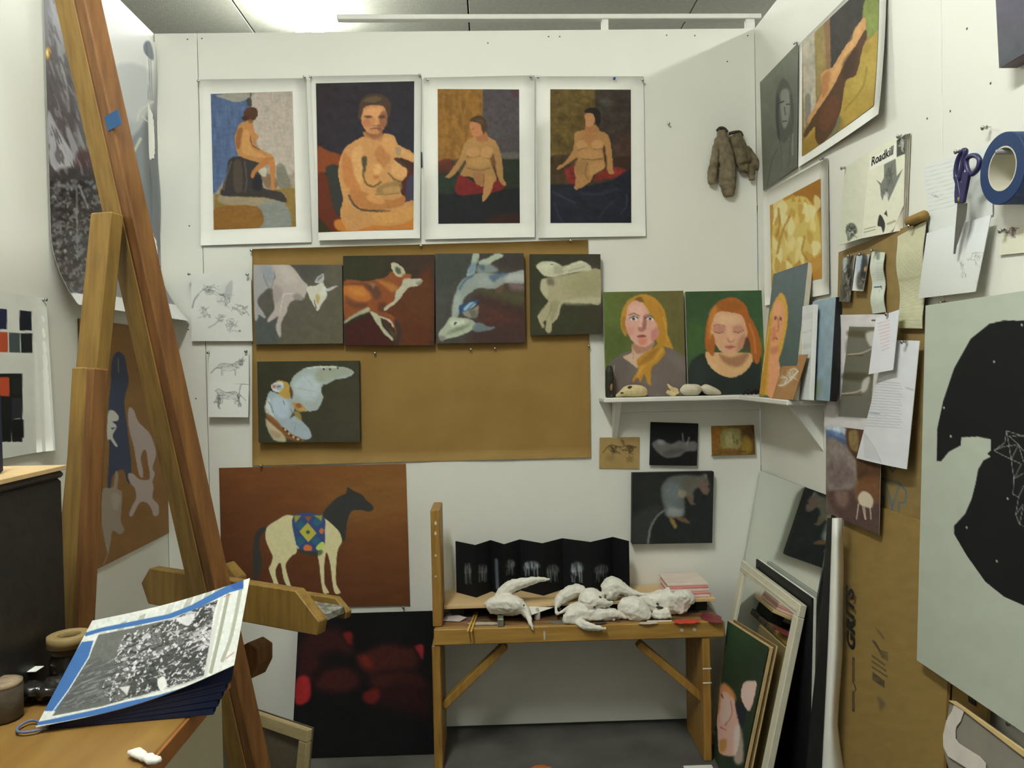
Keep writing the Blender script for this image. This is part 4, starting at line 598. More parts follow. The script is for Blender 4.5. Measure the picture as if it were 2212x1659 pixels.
# Roadkill booklet
ZM = (1810,280,6.38)
bk = thing('booklet', 'open folded booklet titled Roadkill pinned to the right wall', 'booklet', right(1890, 510, .004))
fold_t, fold_b = right(*zq(ZM,[(440,300)])[0], .03), right(*zq(ZM,[(330,1500)])[0], .03)
ql = [right(*zq(ZM,[(100,520)])[0], .004), fold_t, fold_b, right(*zq(ZM,[(10,1600)])[0], .03)]
qr = [fold_t, right(*zq(ZM,[(935,60)])[0], .010), None, fold_b]; _n = nrm(np.cross(qr[3]-qr[0], qr[1]-qr[0])); _d = ray(*zq(ZM,[(905,1385)])[0]); qr[2] = CAM+_d*(((qr[0]-CAM)@_n)/(_d@_n))
CREAM = (228,226,200)
for i in range(3):
    o_ = .0022*(i+1); sheet_back([p+np.array([o_, 0, 0])-np.array([0, .004*i, 0]) for p in qr], mat('yellowed_page',(214,206,188),.7), bk, lambda U, V: .004*U*V, 'page')
sheet_back(ql, PAPER, bk, None, 'page'); sheet_back(qr, PAPER, bk, None, 'page')
painted('back_cover', ql, [G((214,214,190),(226,224,200),110,800,420,800), N(.02,60,60,2), P((104,110,100),[(110,1390),(150,1300),(220,1290),(270,1370),(240,1450),(150,1540),(130,1460)],3,.8), *scrib(190,1400,80,90,26,(60,64,62),7,4,.8), *scrib(190,1400,60,70,10,(214,214,196),7,8,.7)], CREAM, ZM, WR, PRINT, bk, 1.5, lift=.0009)
painted('front_cover', qr, [N(.015,60,60,2), P((236,234,216),[(440,420),(810,180),(810,390),(440,560)],2,.8,False), P((92,92,88),[(815,150),(940,60),(935,330),(815,380)],2.5,1,False), *scrib(880,200,50,90,14,(196,194,180),10,3,.7),
  P((128,128,122),[(640,480),(800,400),(815,640),(900,540),(840,680),(760,860),(700,990),(680,900),(640,900),(620,980),(595,900),(585,770),(535,690),(600,740),(640,660)],2.5,.95,False), *scrib(720,640,70,170,26,(84,84,82),6,6,.6), *scrib(660,860,50,70,12,(90,90,88),6,7,.6), P((226,224,204),[(660,860),(700,900),(670,1000),(640,1010)],5,.7), P((52,52,54),[(580,1170),(640,1250),(655,1330),(630,1420),(600,1340),(550,1320)],2.5,.9), P((60,60,60),[(640,1160),(675,1110),(690,1200)],2.5,.9), *[S((120,118,110),[(370,1375+40*i),(520,1335+40*i)],9,2,.8) for i in range(2)], S((150,120,100),[(690,1300),(790,1260)],26,6,.6), P((70,56,60),[(920,1040),(900,1330),(740,1410),(800,1330)],4,.85), *[S((206,196,186),[(925,1120+30*i),(880,1250+20*i),(800,1380)],7,2,.8) for i in range(3)]], CREAM, ZM, WR, PRINT, bk, 1.3, lift=.0009)
nb = nrm(np.cross(qr[3]-qr[0], qr[1]-qr[0])); nb = nb if nb[0] < 0 else -nb
tx = zq(ZM, [(468,500),(778,330)]); 
def onq(qd, px, py):
    n = nrm(np.cross(qd[3]-qd[0], qd[1]-qd[0])); d = ray(px, py); return CAM+d*(((qd[0]-CAM)@n)/(d@n))
ta, tb, tc_ = onq(qr, *tx[0]), onq(qr, *tx[1]), onq(qr, *zq(ZM,[(490,378)])[0])
lettering('title_lettering', 'Roadkill', ta+nb*.0016, tb-ta, np.array([0,0,1.]), abs(tc_[2]-ta[2])*.98, INK, bk, shear=.18, width=np.linalg.norm(tb-ta), bold=.025)
pin(right(1829, 362, .006), NR, 'steel push pin at the left edge of the Roadkill booklet'); pin(right(1952, 293, .006), NR, 'steel push pin at the upper right corner of the Roadkill booklet')
# brown board behind the notes, with a rolled top
Q = quad(right, [(1812,545),(1999,474),(1999,1146),(1800,1078)], .008)
cb = thing('brown_backing_paper', 'brown backing sheet with a rolled top behind the pinned clippings', 'paper', base_of(Q))
painted('sheet', Q, [N(.06,60,60,2), *[S((70,112,150),pts,9,1.5,.9,False) for pts in ([(420,1240),(540,1270),(592,1330),(588,1410),(540,1415),(540,1500)],[(445,1270),(500,1480)],[(545,1280),(480,1480)],[(415,1370),(438,1370),(425,1460)])], S((60,66,90),[(470,1150),(495,1195),(520,1150)],7,1.5,.9,False), P((112,84,56),[(560,170),(720,165),(720,200),(570,200)],3,.6), P((120,86,56),[(640,1440),(720,1470),(720,1620),(430,1480),(640,1500)],10,.3)], (150,122,72), (1780,660,3.317), (222,220,206), paint_mat('kraft_print',.7,.1,200), cb, lift=.0009)
sheet_back(Q, CARD, cb, None, 'backing')
ra, rb = right(1964, 479, .018), right(1997, 465, .018); tube('rolled_edge', [ra+(rb-ra)*t for t in np.linspace(0, 1, 8)], .011, CARD, cb, n=10)
# flattened carton lower on the wall (leans out a little at the bottom)
def card_plane(px, py, off=0.):
    p0 = np.array([RW-.012-off, 0, 1.0]); n = nrm(np.array([1., 0, -.06])); d = ray(px, py); return CAM+d*(((p0-CAM)@n)/(d@n))
gx = thing('flattened_carton', 'large flattened brown carton printed GRITS standing against the right wall', 'box', card_plane(1920, 1655))
zt = card_plane(1900, 1095)[2]
ya, yb, yc = card_plane(1815, 1300)[1], card_plane(2046, 1500)[1], card_plane(2122, 1520)[1]
def cp(y, z, off=0.): return np.array([RW-.012-off+.06*(z-1.0), y, z])
G1 = [cp(ya, zt), cp(yb, zt), cp(yb, .03), cp(ya, .03)]; G2 = [cp(yb, .85, -.01), cp(yc, .85, -.01), cp(yc, .36, -.01), cp(yb, .36, -.01)]
ZG = (1800,1240,4.88)
CP = paint_mat('carton_print', .75, .1, 150); CINK = (56,50,42)
painted('front_panel', G1, [N(.05,120,60,2), *[P((86,70,52),p,4,.75,False) for p in ([(445,570),(480,590),(550,680),(530,690)],)], *[S(CINK,[(420+20*i,705+10*i),(480+14*i,790+22*i)],16,2.5,.75,False) for i in range(2)], *[S(CINK,[(480+8*i,800+18*i),(575,830+20*i)],10,2,.8,False) for i in range(5)], *[S(CINK,[(412,860+60*i),(545+14*i,960+62*i)],14,2.5,.7,False) for i in range(3)], *[S(CINK,[(420,1040+18*i),(540,1130+16*i)],11,2,.85,False) for i in range(5)], P((90,74,52),[(470,1290),(550,1370),(500,1440),(480,1360)],8,.7),
  S((52,44,38),[(215,890),(215,1130)],26,2,.9,False), S((52,44,38),[(205,1130),(230,1180),(240,1220),(205,1240)],12,2,.9), S((52,44,38),[(215,1250),(215,1440)],26,2,.9,False), *[S((150,116,76),[(208,900+22*i),(222,908+22*i)],6,1.5,.8,False) for i in range(24)]], (134,106,52), ZG, (196,194,178), CP, gx, 2.2, lift=.0006)
hexa('board', [p+np.array([.006,0,0]) for p in G1], G1, CARD, gx, r=0)
hexa('side_flap', [p+np.array([.006,0,0]) for p in G2], G2, CARD, gx, r=0)
l0 = card_plane(*zq(ZG,[(232,820)])[0]); l1 = card_plane(*zq(ZG,[(226,135)])[0]); hl = abs(card_plane(*zq(ZG,[(148,820)])[0])[1]-l0[1])
lettering('brand_lettering', 'GRITS', l0-np.array([.0016,0,0]), (0,0,1), np.array([0,1,0]), hl, INK, gx, shear=.12, width=l1[2]-l0[2], bold=.036)
l0 = cp(card_plane(2110, 1520)[1], card_plane(2110, 1530)[2], -.009); lettering('flap_lettering', 'ES', cp(card_plane(2099,1520)[1], card_plane(2099,1527)[2], -.008), (0,0,1), (0,1,0), .022, INK, gx, width=.04, bold=.03)
# clippings
Z3 = (1790,500,7.54); NEWS = (210,214,204)
sheet('newspaper_clipping', 'narrow dark photo clipping, leftmost of three on the brown paper', 'clipping', quad(right, zq(Z3, [(232,440),(450,380),(400,1150),(235,1140)]), .012), [N(.1,40,60,2), P((190,200,196),[(240,440),(320,430),(290,660),(245,680)],6,.9), P((74,70,66),[(320,420),(400,400),(380,600),(420,800),(400,1000),(230,1120),(240,860),(300,700)],12,.8), *scrib(320,820,90,300,26,(48,46,46),12,3,.6), *scrib(330,900,80,250,14,(176,168,150),10,5,.6), P((200,196,184),[(420,400),(450,380),(430,640),(400,620)],6,.8)], (120,112,100), Z3, WR, curl=lambda U, V: .002+.008*V, step=1.4)
sheet('newspaper_clipping', 'small photo clipping of a standing figure with white border', 'clipping', quad(right, zq(Z3, [(470,400),(680,370),(640,970),(460,960)]), .012), [P((176,192,204),[(480,410),(670,380),(660,560),(470,700)],5,.9), P((90,84,80),[(480,680),(650,650),(640,920),(470,930)],8,.9), P((60,56,60),[(560,420),(620,400),(640,560),(610,700),(540,760),(520,640)],6,.9), E((112,98,88),590,410,36,40,0,5,.9), P((206,160,96),[(580,590),(620,570),(615,640),(585,650)],4,.9), *scrib(560,830,80,90,16,(160,150,130),10,3,.6), *scrib(570,760,70,140,10,(40,40,44),12,6,.6)], (226,226,216), Z3, WR, curl=lambda U, V: .002+.01*V, step=1.4)
sheet('newspaper_clipping', 'long narrow text clipping with a small blue mark', 'clipping', quad(right, zq(Z3, [(715,330),(930,340),(950,1310),(735,1340)]), .012), [N(.02,50,50,2), *[S((176,178,172),[(780,500+16*i),(930,495+16*i)],7,2,.6,False) for i in range(20)], P((120,122,118),[(780,330),(830,330),(830,450),(780,450)],4,.7), S((60,86,130),[(750,908),(860,900)],22,2.5,.9,False), S((60,86,130),[(855,885),(865,935)],12,2,.9,False), S((150,160,170),[(835,940),(815,1020)],5,1.5,.6)], (214,218,200), Z3, WR, curl=lambda U, V: .002+.005*np.sin(V*6)**2, step=1.5)
sheet('lined_note', 'yellowed lined note strip right of the clippings', 'note', quad(right, zq(Z3, [(1140,80),(1600,-170),(1580,1580),(1200,1570)]), .011), [N(.03,80,80,2), *[S((164,160,130),[(1130,380+36*i),(1560,300+38*i)],5,1.5,.5,False) for i in range(34)], P((172,168,138),[(1130,780),(1540,710),(1540,740),(1140,830)],8,.5)], (204,200,166), Z3, WR, curl=lambda U, V: .002+.006*np.sin(V*5)**2, step=2.)
Z4 = (1780,660,3.317)
sheet('photo_sheet', 'white sheet printed with two photographs of a lying animal', 'print', quad(right, zq(Z4, [(118,66),(480,62),(400,905),(18,868)]), .012), [
  P((122,116,104),[(182,150),(390,155),(330,810),(104,795)],2,1,False), N(.04,50,50,2), P((128,124,114),[(170,240),(280,230),(300,320),(170,350)],10,.8), P((96,84,62),[(180,180),(330,190),(320,230),(180,220)],8,.7), P((214,210,200),[(300,200),(385,190),(385,280),(330,290)],7,.9), S((206,190,170),[(170,352),(270,340),(340,310)],10,3,.8), S((96,62,44),[(170,360),(280,356)],7,2,.7), P((84,74,54),[(150,480),(330,490),(310,540),(140,530)],9,.7), P((206,202,194),[(280,540),(330,510),(310,600),(270,620)],6,.9), S((206,194,176),[(130,632),(230,620),(290,590)],10,3,.8), S((104,66,48),[(130,642),(270,640)],7,2,.7), P((120,116,108),[(115,680),(300,660),(290,800),(108,790)],16,.6), S((60,60,60),[(345,105),(375,105)],10,1.5,.9,False)], (222,216,212), Z4, WR, curl=lambda U, V: .002+.006*V, step=1.7)
sheet('handwritten_note', 'long white handwritten note with a folded lower corner', 'note', quad(right, zq(Z4, [(470,245),(702,252),(655,1172),(285,1092)]), .02), [N(.015,80,80,2), *[S((170,172,178),[(330-3*i,540+20*i),(545+(i%3)*8,556+20*i)],5,1.2,.55,False) for i in range(17)], S((150,156,176),[(330,770),(400,775)],8,1.5,.7,False), S((168,170,178),[(590,590),(640,605)],12,2,.5,False), P((206,206,206),[(280,890),(300,930),(410,1120),(290,1090)],2,.6,False), S((186,184,180),[(300,930),(350,1000),(410,1118)],5,1.5,.8)], (224,224,222), Z4, WR, curl=lambda U, V: .004+.014*V+.006*np.sin(U*3), step=1.7)
sheet('handwritten_note', 'short white note with faint red handwriting, above the long note', 'note', quad(right, zq(Z4, [(385,85),(555,28),(540,460),(362,492)]), .034), [N(.015,80,80,2), *[S((226,190,192),[(385+4*i,130+24*i),(470,108+24*i)],7,1.6,.8,False) for i in range(9)]], (228,227,228), Z4, WR, curl=lambda U, V: .004+.01*V, step=1.7)
sheet('landscape_print', 'print of a shaggy animal on purple and rust ground below the photo sheet', 'print', quad(right, zq(Z4, [(20,858),(418,905),(412,1645),(30,1480)]), .03), [
  P((186,192,200),[(20,850),(160,880),(165,960),(20,900)],5), P((84,108,150),[(20,890),(160,930),(160,1010),(90,980),(20,960)],7,.8), P((138,122,116),[(20,960),(160,1010),(250,1140),(260,1260),(150,1330),(20,1300)],8), P((112,92,92),[(30,1130),(170,1150),(200,1260),(60,1280)],20,.7), P((88,58,38),[(165,880),(290,900),(415,1130),(410,1260),(250,1260),(230,1110),(170,1010)],6), P((150,126,80),[(180,910),(240,900),(245,1040),(190,1020)],6,.8), N(.12,26,60,3), P((122,78,42),[(240,1250),(410,1230),(410,1400),(250,1420)],14,.8), P((92,68,64),[(30,1340),(200,1330),(250,1420),(410,1430),(412,1640),(230,1600),(80,1480)],8), P((150,120,108),[(80,1330),(170,1330),(160,1440),(100,1430)],12,.6), N(.1,30,30,7), P((206,190,166),[(245,1370),(280,1330),(330,1350),(355,1400),(340,1450),(290,1440),(255,1420)],4,.95), *[S((206,190,166),[(x,1420),(x+dx,1530)],7,2,.9) for x, dx in ((275,20),(290,10),(330,8),(250,-16))]], (110,88,80), Z4, (206,204,190), curl=lambda U, V: .002+.004*V, step=1.7)
for (x, y), lb in [((1843,552),'top of the leftmost photo clipping'),((1868,548),'top of the figure photo clipping'),((1894,540),'top of the long text clipping'),((1927,677),'top of the short red note'),((1961,737),'top of the long handwritten note'),((1976,487),'top of the yellowed lined note'),((1899,1102),'right edge of the shaggy animal print')]: pin(right(x, y, .03 if y in (677, 737) else .014), NR, 'steel push pin at the '+lb)
# note sheets behind the scissors
Z2b = Z2
sheet('typed_note', 'white typed sheet behind the scissors, upper one', 'note', quad(right, zq(Z2, [(1380,398),(1930,228),(1935,790),(1425,930)]), .003), [N(.01,80,80,2), *[S((190,192,190),[(1390+4*i,420+34*i),(1640+4*i,360+34*i)],5,1.4,.6,False) for i in range(11)], *scrib(1470,640,40,16,4,(120,124,130),4,2,.6)], (224,226,216), Z2, WR, step=2.)
sheet('folded_note', 'white folded sheet with pencil scribbles hanging below the scissors', 'note', quad(right, zq(Z2, [(1425,935),(1940,790),(1865,1400),(1400,1455)]), .012), [G((226,228,222),(206,206,196),1600,900,1450,1420), *scrib(1790,1130,70,60,10,(140,142,140),4,3,.6), *scrib(1700,1220,40,80,8,(150,150,146),4,5,.6), *scrib(1820,1320,20,90,8,(170,170,166),4,6,.6)], (222,224,216), Z2, WR, curl=lambda U, V: .004+.012*V, step=2.)
sheet('index_card', 'small cream card with a sketch pinned near the right edge', 'card', quad(right, zq(Z2, [(2005,905),(2250,850),(2250,1085),(1990,1110)]), .004), [*scrib(2085,920,50,40,12,(120,84,90),8,3,.7), *scrib(2060,960,60,40,8,(180,170,170),5,4,.6)], (224,221,196), Z2, WR, step=1.8)
for (x, y), lb in [((2079,326),'scissors handle'),((2046,652),'foot of the folded note'),((2176,497),'top of the cream index card'),((2193,1561),'white wall by the lower right board, left one'),((2208,1563),'white wall by the lower right board, right one'),((2138,274),'bare wall beside the blue tape roll')]:
    pin(right(x, y, .03 if y in (326,) else .004), NR, 'steel push pin at the '+lb)
# pale grey green board with black round silhouette
ZB = (2010,680,2.514)
bq = [right(2000,660,.056), right(2300,620,.056), right(2300,1620,.056), right(1981,1426,.056)]
zt_, zb_ = bq[0][2], bq[3][2]; bq[1] = np.array([RW-.056, right(2290,900,0)[1], zt_]); bq[2] = np.array([RW-.056, bq[1][1], zb_])
BLK = (26,25,27)
canvas('silhouette_board', 'large pale grey green board with a black round silhouette and white line drawing', 'painting', bq, .014, [
  N(.02,90,90,2), P(BLK,[(35,795),(38,620),(70,470),(130,290),(220,130),(320,50),(400,30),(520,32),(760,60),(760,1640),(510,1580),(400,1530),(300,1450),(200,1310),(130,1190),(130,1145),(190,1080),(225,1000),(248,910),(260,840),(290,790),(330,770),(310,755),(330,735),(330,675),(255,662),(170,665),(165,710),(100,745),(60,795)],1.2,1,False),
  *[S((150,150,144),p,4,.9,.8,False) for p in ([(350,735),(405,695),(415,630),(508,660)],[(350,740),(440,785),(480,705),(430,660)],[(415,630),(440,785),(455,890),(508,860)],[(405,715),(480,705),(508,740)],[(440,785),(495,810),(455,890)],[(455,890),(450,975),(480,990),(508,930)],[(480,990),(465,1085),(485,1138),(505,1040)],[(485,1138),(540,1160)],[(465,1085),(505,1030)],[(430,660),(508,655)],[(350,735),(400,715)],[(480,705),(508,800)])],
  *[E((190,188,176),x,y,5,7,0,.8,.9) for x, y in ((347,255),(75,505),(112,660),(420,998),(198,1155),(362,1338),(498,55))]], (172,176,158), ZB, (206,206,190), mat('board_edge',(176,178,160),.7), m=PRINT, step=2.2)
# ================================================================== left wall
pr = left(332, 92, .004); pl = left(101, 300, .004); pb = left(348, 694, .004)
PQ = [np.array([.004, pl[1], pr[2]]), np.array([.004, pr[1], pr[2]]), np.array([.004, pr[1], pb[2]]), np.array([.004, pl[1], pb[2]])]
def pcurl(U, V): t = np.clip((V-.80)/.20, 0, 1); return .003+.085*t*t*(.75+.25*U)+.004*np.sin(V*14)*(U > .9)
WP = (206,205,196)
r5 = random.Random(11)
pt = thing('street_poster', 'tall grey street scene poster on the left wall, lower edge curling out', 'poster', base_of(PQ)); sheet_back(PQ, PAPER, pt, pcurl, nu=10, nv=50)
painted('printed_face', PQ, [
  G((150,148,152),(120,118,128),300,100,320,620), P((226,226,218),[(205,-160),(340,-40),(330,180),(300,260),(250,230),(215,80)],14), P((184,184,186),[(240,150),(330,160),(300,330),(270,330)],10,.8),  # pale sky, lightened further to carry the poster's gloss reflection
  P((112,104,114),[(90,-260),(200,-160),(215,100),(160,260),(190,400),(100,420)],8), P((78,66,72),[(98,120),(140,110),(165,260),(150,420),(100,440)],10,.8), *[S((150,146,156),[(100+8*i,-60+30*i),(120+7*i,80+40*i)],6,3,.6) for i in range(5)], P((168,164,170),[(103,240),(125,280),(180,370),(176,385),(120,370),(104,330)],2.5), P((150,146,156),[(140,270),(160,300),(183,370),(170,380)],2.5,.9), E((226,150,40),103,115,6,12,0,3), E((240,220,120),102,114,3,6,0,2),
  P((74,40,44),[(165,330),(200,340),(215,440),(185,470),(165,420)],6,.8), P((58,52,58),[(104,385),(220,390),(235,620),(200,650),(120,640),(105,600)],6), M((120,116,124),[(104,385),(220,390),(235,620),(200,650),(120,640),(105,600)],6,9,.5,.56,4,.8), M((30,26,30),[(104,385),(220,390),(235,620),(200,650),(120,640),(105,600)],8,10,.9,.6,9,.8), M((150,148,156),[(104,0),(200,0),(190,380),(104,380)],5,30,-.35,.62,12,.5), M((66,56,64),[(104,0),(200,0),(190,380),(104,380)],6,36,-.35,.6,15,.6), *[E(r5.choice([(120,116,124),(84,74,76),(160,150,150),(96,92,104)]), r5.uniform(106,230), r5.uniform(390,640), r5.uniform(1.5,5), r5.uniform(1.5,5), r5.uniform(0,3), 1.5, .7) for _ in range(150)], S((128,126,132),[(165,400),(167,560)],4,1.5,.7), S((140,136,144),[(120,400),(160,405)],9,3,.6), S((150,146,150),[(170,400),(190,450)],4,1.5,.7),
  P((126,130,140),[(275,330),(300,280),(330,250),(345,330),(348,520),(352,660),(310,660),(290,500)],6), P((84,84,90),[(310,300),(332,250),(345,420),(350,640),(330,600)],8,.7), P((110,112,122),[(290,420),(330,430),(345,660),(300,660)],12,.6), P((112,116,132),[(310,95),(322,88),(330,110),(330,130),(312,115)],2,.95), *[S((110,110,112),[(317+4*i,125),(320+4*i,215)],1.5,.7,.8) for i in range(3)], S((206,204,190),[(296,260),(302,240),(320,225),(330,220)],4,1.2,.9), S((206,204,190),[(330,260),(318,262),(306,250)],3,1.2,.8), S((206,204,180),[(303,300),(290,325)],6,2,.8),
  P((224,224,210),[(80,626),(240,640),(380,658),(460,668),(460,800),(80,800)],1,1,False), S((48,84,82),[(150,648),(146,662),(154,672),(163,664),(160,650),(152,644),(158,668),(168,674)],3.5,.8,.95), S((48,84,82),[(167,656),(168,670),(174,672),(178,658),(180,672),(187,672)],3.,.8,.95), S((48,84,82),[(191,660),(192,672)],3.,.8,.95), E((48,84,82),191,654,1.6,1.6)], (140,140,146), (0,0,1), WP, GLOSSP, pt, 2.4, lift=.0008, curl=pcurl)
tr_, br_ = left(92, 644, .004), left(103, 973, .004); ySw = tr_[1]
SQ = [np.array([.004, ySw-.26, tr_[2]]), tr_, np.array([.004, ySw, br_[2]]), np.array([.004, ySw-.26, br_[2]])]
Z5 = (0,400,3.95)
def sw(c, x0, y0, x1, y1, dy=0): return P(c, [(x0,y0),(x1,y0+dy),(x1,y1),(x0,y1)], .7, 1, False)
sheet('swatch_print', 'white print of dark and orange colour swatch squares at far left', 'print', SQ, [N(.015,80,80,2), sw((34,36,70),-60,1050,57,1230,8), sw((30,30,44),165,1068,268,1240,8), sw((176,74,34),-60,1250,65,1425,5), sw((74,80,86),75,1258,170,1428,4), sw((30,32,36),177,1262,275,1430,3),
  sw((26,27,28),-120,1605,190,2190,4), sw((186,74,32),-40,1640,78,1800,0), sw((32,36,34),105,1640,190,1790,0), sw((20,22,22),110,2000,205,2155,0), *[S((206,200,188),p,3.5,.8,.9,False) for p in ([(98,2190),(96,1995),(205,1990)],[(190,1605),(205,2160)])], sw((46,44,56),100,1815,190,1990,0), sw((20,24,22),0,2000,95,2180)], (206,202,194), Z5, (206,202,194), curl=lambda U, V: .002+.022*np.clip((U-.75)/.25, 0, 1)**2*(.3+V*.5), step=2.)
pin(left(88, 646, .006), NL, 'steel push pin at the upper right corner of the swatch print')
ky0, ky1 = left(170, 800)[1], left(358, 1000)[1]; kz0, kz1 = left(300, 705)[2], left(347, 1159)[2]
kq = [np.array([.004, ky0, kz0]), np.array([.004, ky1, kz0]), np.array([.004, ky1, kz1]), np.array([.004, ky0, kz1])]
Z6 = (0,800,3.95); WK = (196,192,176); PK = (168,150,142)
ka = sheet('animal_cutout_sheet', 'brown paper with blue and pale animal silhouettes behind the easel', 'drawing', kq, [N(.05,120,80,2),
  P((66,70,92),[(950,-60),(980,-140),(1010,-160),(1060,-120),(1080,-20),(1095,100),(1060,260),(1080,460),(1110,700),(1120,860),(1110,960),(1080,940),(1060,860),(1020,850),(960,900),(940,1000),(915,990),(930,700),(925,300),(945,100)],2), S((150,130,80),[(1008,-100),(1012,20)],8,1.5,.7),
  P((196,192,176),[(920,370),(960,340),(1010,390),(1000,430),(960,440),(995,480),(960,560),(1000,640),(985,650),(940,590),(915,580)],2,.95), P((66,70,92),[(940,490),(985,485),(960,510)],2,.8),
  P(PK,[(1100,320),(1140,340),(1180,440),(1270,530),(1310,620),(1330,720),(1300,830),(1320,880),(1300,950),(1310,1000),(1300,1090),(1350,1150),(1350,1230),(1310,1240),(1290,1180),(1250,1130),(1190,1130),(1130,1240),(1100,1230),(1130,1150),(1160,1090),(1150,1010),(1110,960),(1090,890),(1130,880),(1190,930),(1270,930),(1270,870),(1240,680),(1200,740),(1220,860),(1230,910),(1190,900),(1160,770),(1140,650),(1110,540),(1090,420)],2), P((134,92,44),[(1245,690),(1262,800),(1275,900),(1220,915),(1230,800),(1215,740)],2,.9),
  P((150,134,120),[(880,1010),(960,1000),(985,860),(1010,900),(1000,1010),(1040,1050),(1030,1280),(1060,1360),(1020,1400),(960,1370),(940,1480),(920,1560),(900,1490),(870,1330),(865,1180)],2.5,.95), P((170,152,140),[(960,1050),(1030,1080),(1000,1180),(960,1160)],10,.6), S((160,146,132),[(905,1480),(920,1560),(880,1660)],7,1.5,.8)], (134,96,52), Z6, WK, PRINT, back_m=KRAFT, step=2.)
# ================================================================== helpers for soft, lumpy shapes
def ell_vf(c, r, rot=None, sub=2):
    bm = bmesh.new(); bmesh.ops.create_icosphere(bm, subdivisions=sub, radius=1); R = np.eye(3) if rot is None else rot
    V = [np.asarray(c)+R@(np.array(v.co)*np.asarray(r)) for v in bm.verts]; bm.verts.index_update(); F = [tuple(v.index for v in f.verts) for f in bm.faces]; bm.free(); return V, F
def merge(parts):
    V, F = [], []
    for v, f in parts:
        k = len(V); V += [tuple(p) for p in v]; F += [tuple(i+k for i in g) for g in f]
    return V, F
def blob(name, parts, m, parent=None, voxel=.004, smooth=4, crumple=0., **k):
    o = mesh_obj(name, *merge(parts), m, parent, True, **k)
    rm = o.modifiers.new('skin', 'REMESH'); rm.mode = 'VOXEL'; rm.voxel_size = voxel; rm.use_smooth_shade = True
    if smooth: sm = o.modifiers.new('soft', 'SMOOTH'); sm.iterations = smooth; sm.factor = .5
    if crumple:
        tx = bpy.data.textures.new('crumple', 'CLOUDS'); tx.noise_scale = .014; d = o.modifiers.new('crumple', 'DISPLACE'); d.texture = tx; d.strength = crumple; d.mid_level = .5; d.texture_coords = 'LOCAL'
    return o
def plane_hit(px, py, p, n):
    d = ray(px, py); return CAM+d*(((np.asarray(p)-CAM)@n)/(d@n))
def flat_sheet(name, poly, nrm_, th, m, parent=None, **k):
    return prism(name, poly, -nrm(nrm_)*th, m, parent, **k)
WOODD = mat('easel_wood_dark', (120,74,36), .55, .2, 9, (7,7,.7), rgb2=(84,48,22))
BLUET = mat('blue_masking_tape', (38,84,132), .6, .05)
# ================================================================== desk, cabinet and clutter on the left
DZ = .742; DX = .6527; DY = -1.345
desk = thing('desk', 'wooden topped desk with pale cabinet below in the lower left corner', 'desk', (.34, -1.9, 0))
box('top', (.004, -2.62, DZ-.03), (DX, DY, DZ), DESKW, desk, r=.002)
box('edge_strip', (DX+.0005, -2.62, DZ-.03), (DX+.006, DY, DZ-.001), mat('desk_edge_wood',(150,96,48),.5,.15), desk, r=.001)
CABM = mat('cabinet_beige', (176,168,140), .5, .05, 4)
box('cabinet', (.02, -2.58, .0), (DX-.006, DY-.012, DZ-.031), CABM, desk, r=.003)
box('side_panel', (DX-.0055, -2.56, .03), (DX-.0015, DY-.03, DZ-.036), CABM, desk, r=.001)
# black crate with a plywood board
bkx = float(at(121, 1200, 1.37)[0])
crate = thing('black_crate', 'scuffed black crate standing on the desk at the left edge', 'crate', (.2, -1.6, DZ))
box('body', (.03, -1.98, DZ+.001), (bkx, DY+.03, DZ+.345), mat('scuffed_black', (44,40,37), .5, .25, 14, (1,3,3), bump=.2, bscale=40, rgb2=(30,28,26)), crate, r=.006)
box('rim', (.028, -1.985, DZ+.3455), (bkx+.002, DY+.032, DZ+.357), mat('crate_rim',(58,54,50),.5,.2), crate, r=.004)
pb = box('plywood_board', (.05, -1.93, DZ+.3585), (bkx+.004, DY+.036, DZ+.367), PLY, r=.001); tag(pb, 'thin plywood board lying on the black crate', 'board')
c0 = on_y(10, 1012, -1.42); tag(box('navy_box', (c0[0]-.12, -1.60, DZ+.3685), (c0[0], -1.42, DZ+.50), mat('navy_cloth',(36,40,64),.7,.1), r=.004), 'dark navy box on the plywood board at the left edge', 'box')
# jar, tape ring, clutter
JB = at(150, 1400, 1.325); jx, jy = JB[0], JB[1]
jar = thing('glass_jar', 'squat dark glass jar behind the newspaper clipping', 'jar', (jx, jy, DZ))
lathe('glass', (jx, jy, DZ+.001), (0,0,1), [(.024,0),(.030,.004),(.031,.045),(.027,.054),(.027,.058)], mat('brown_glass',(44,38,30),.15,.1,spec=.6), jar, n=28)
lathe('lid', (jx, jy, DZ+.0585), (0,0,1), [(.028,0),(.029,.002),(.029,.009),(.027,.011)], mat('rusty_lid',(92,76,50),.5,.3), jar, n=28)
tg = lathe('masking_tape_ring', (jx, jy, DZ+.0705), (0,0,1), [(.034,0),(.034,.017),(.032,.018),(.019,.018),(.0175,.017),(.0175,0)], mat('masking_tape_tan',(150,128,84),.6,.1), None, n=32, closed=True); tag(tg, 'tan masking tape ring lying on top of the dark jar', 'tape')
P0 = at(2, 1490, 1.20); pot = thing('paint_pot', 'paint crusted pot at the left edge of the desk', 'pot', (P0[0], P0[1], DZ))
lathe('pot_body', (P0[0], P0[1], DZ+.001), (0,0,1), [(.026,0),(.029,.003),(.030,.05),(.0275,.052)], mat('crusted_pot',(96,84,66),.7,.35,30,bump=.5,bscale=90,rgb2=(58,50,40)), pot, n=24)
lathe('pot_lid', (P0[0], P0[1], DZ+.0525), (0,0,1), [(.029,0),(.0295,.005),(.02,.0085),(.004,.009)], mat('crusted_lid',(170,150,122),.7,.4,40,bump=.6,bscale=90,rgb2=(104,84,70)), pot, n=24)
Cb = at(82, 1470, 1.27); r9 = random.Random(4)
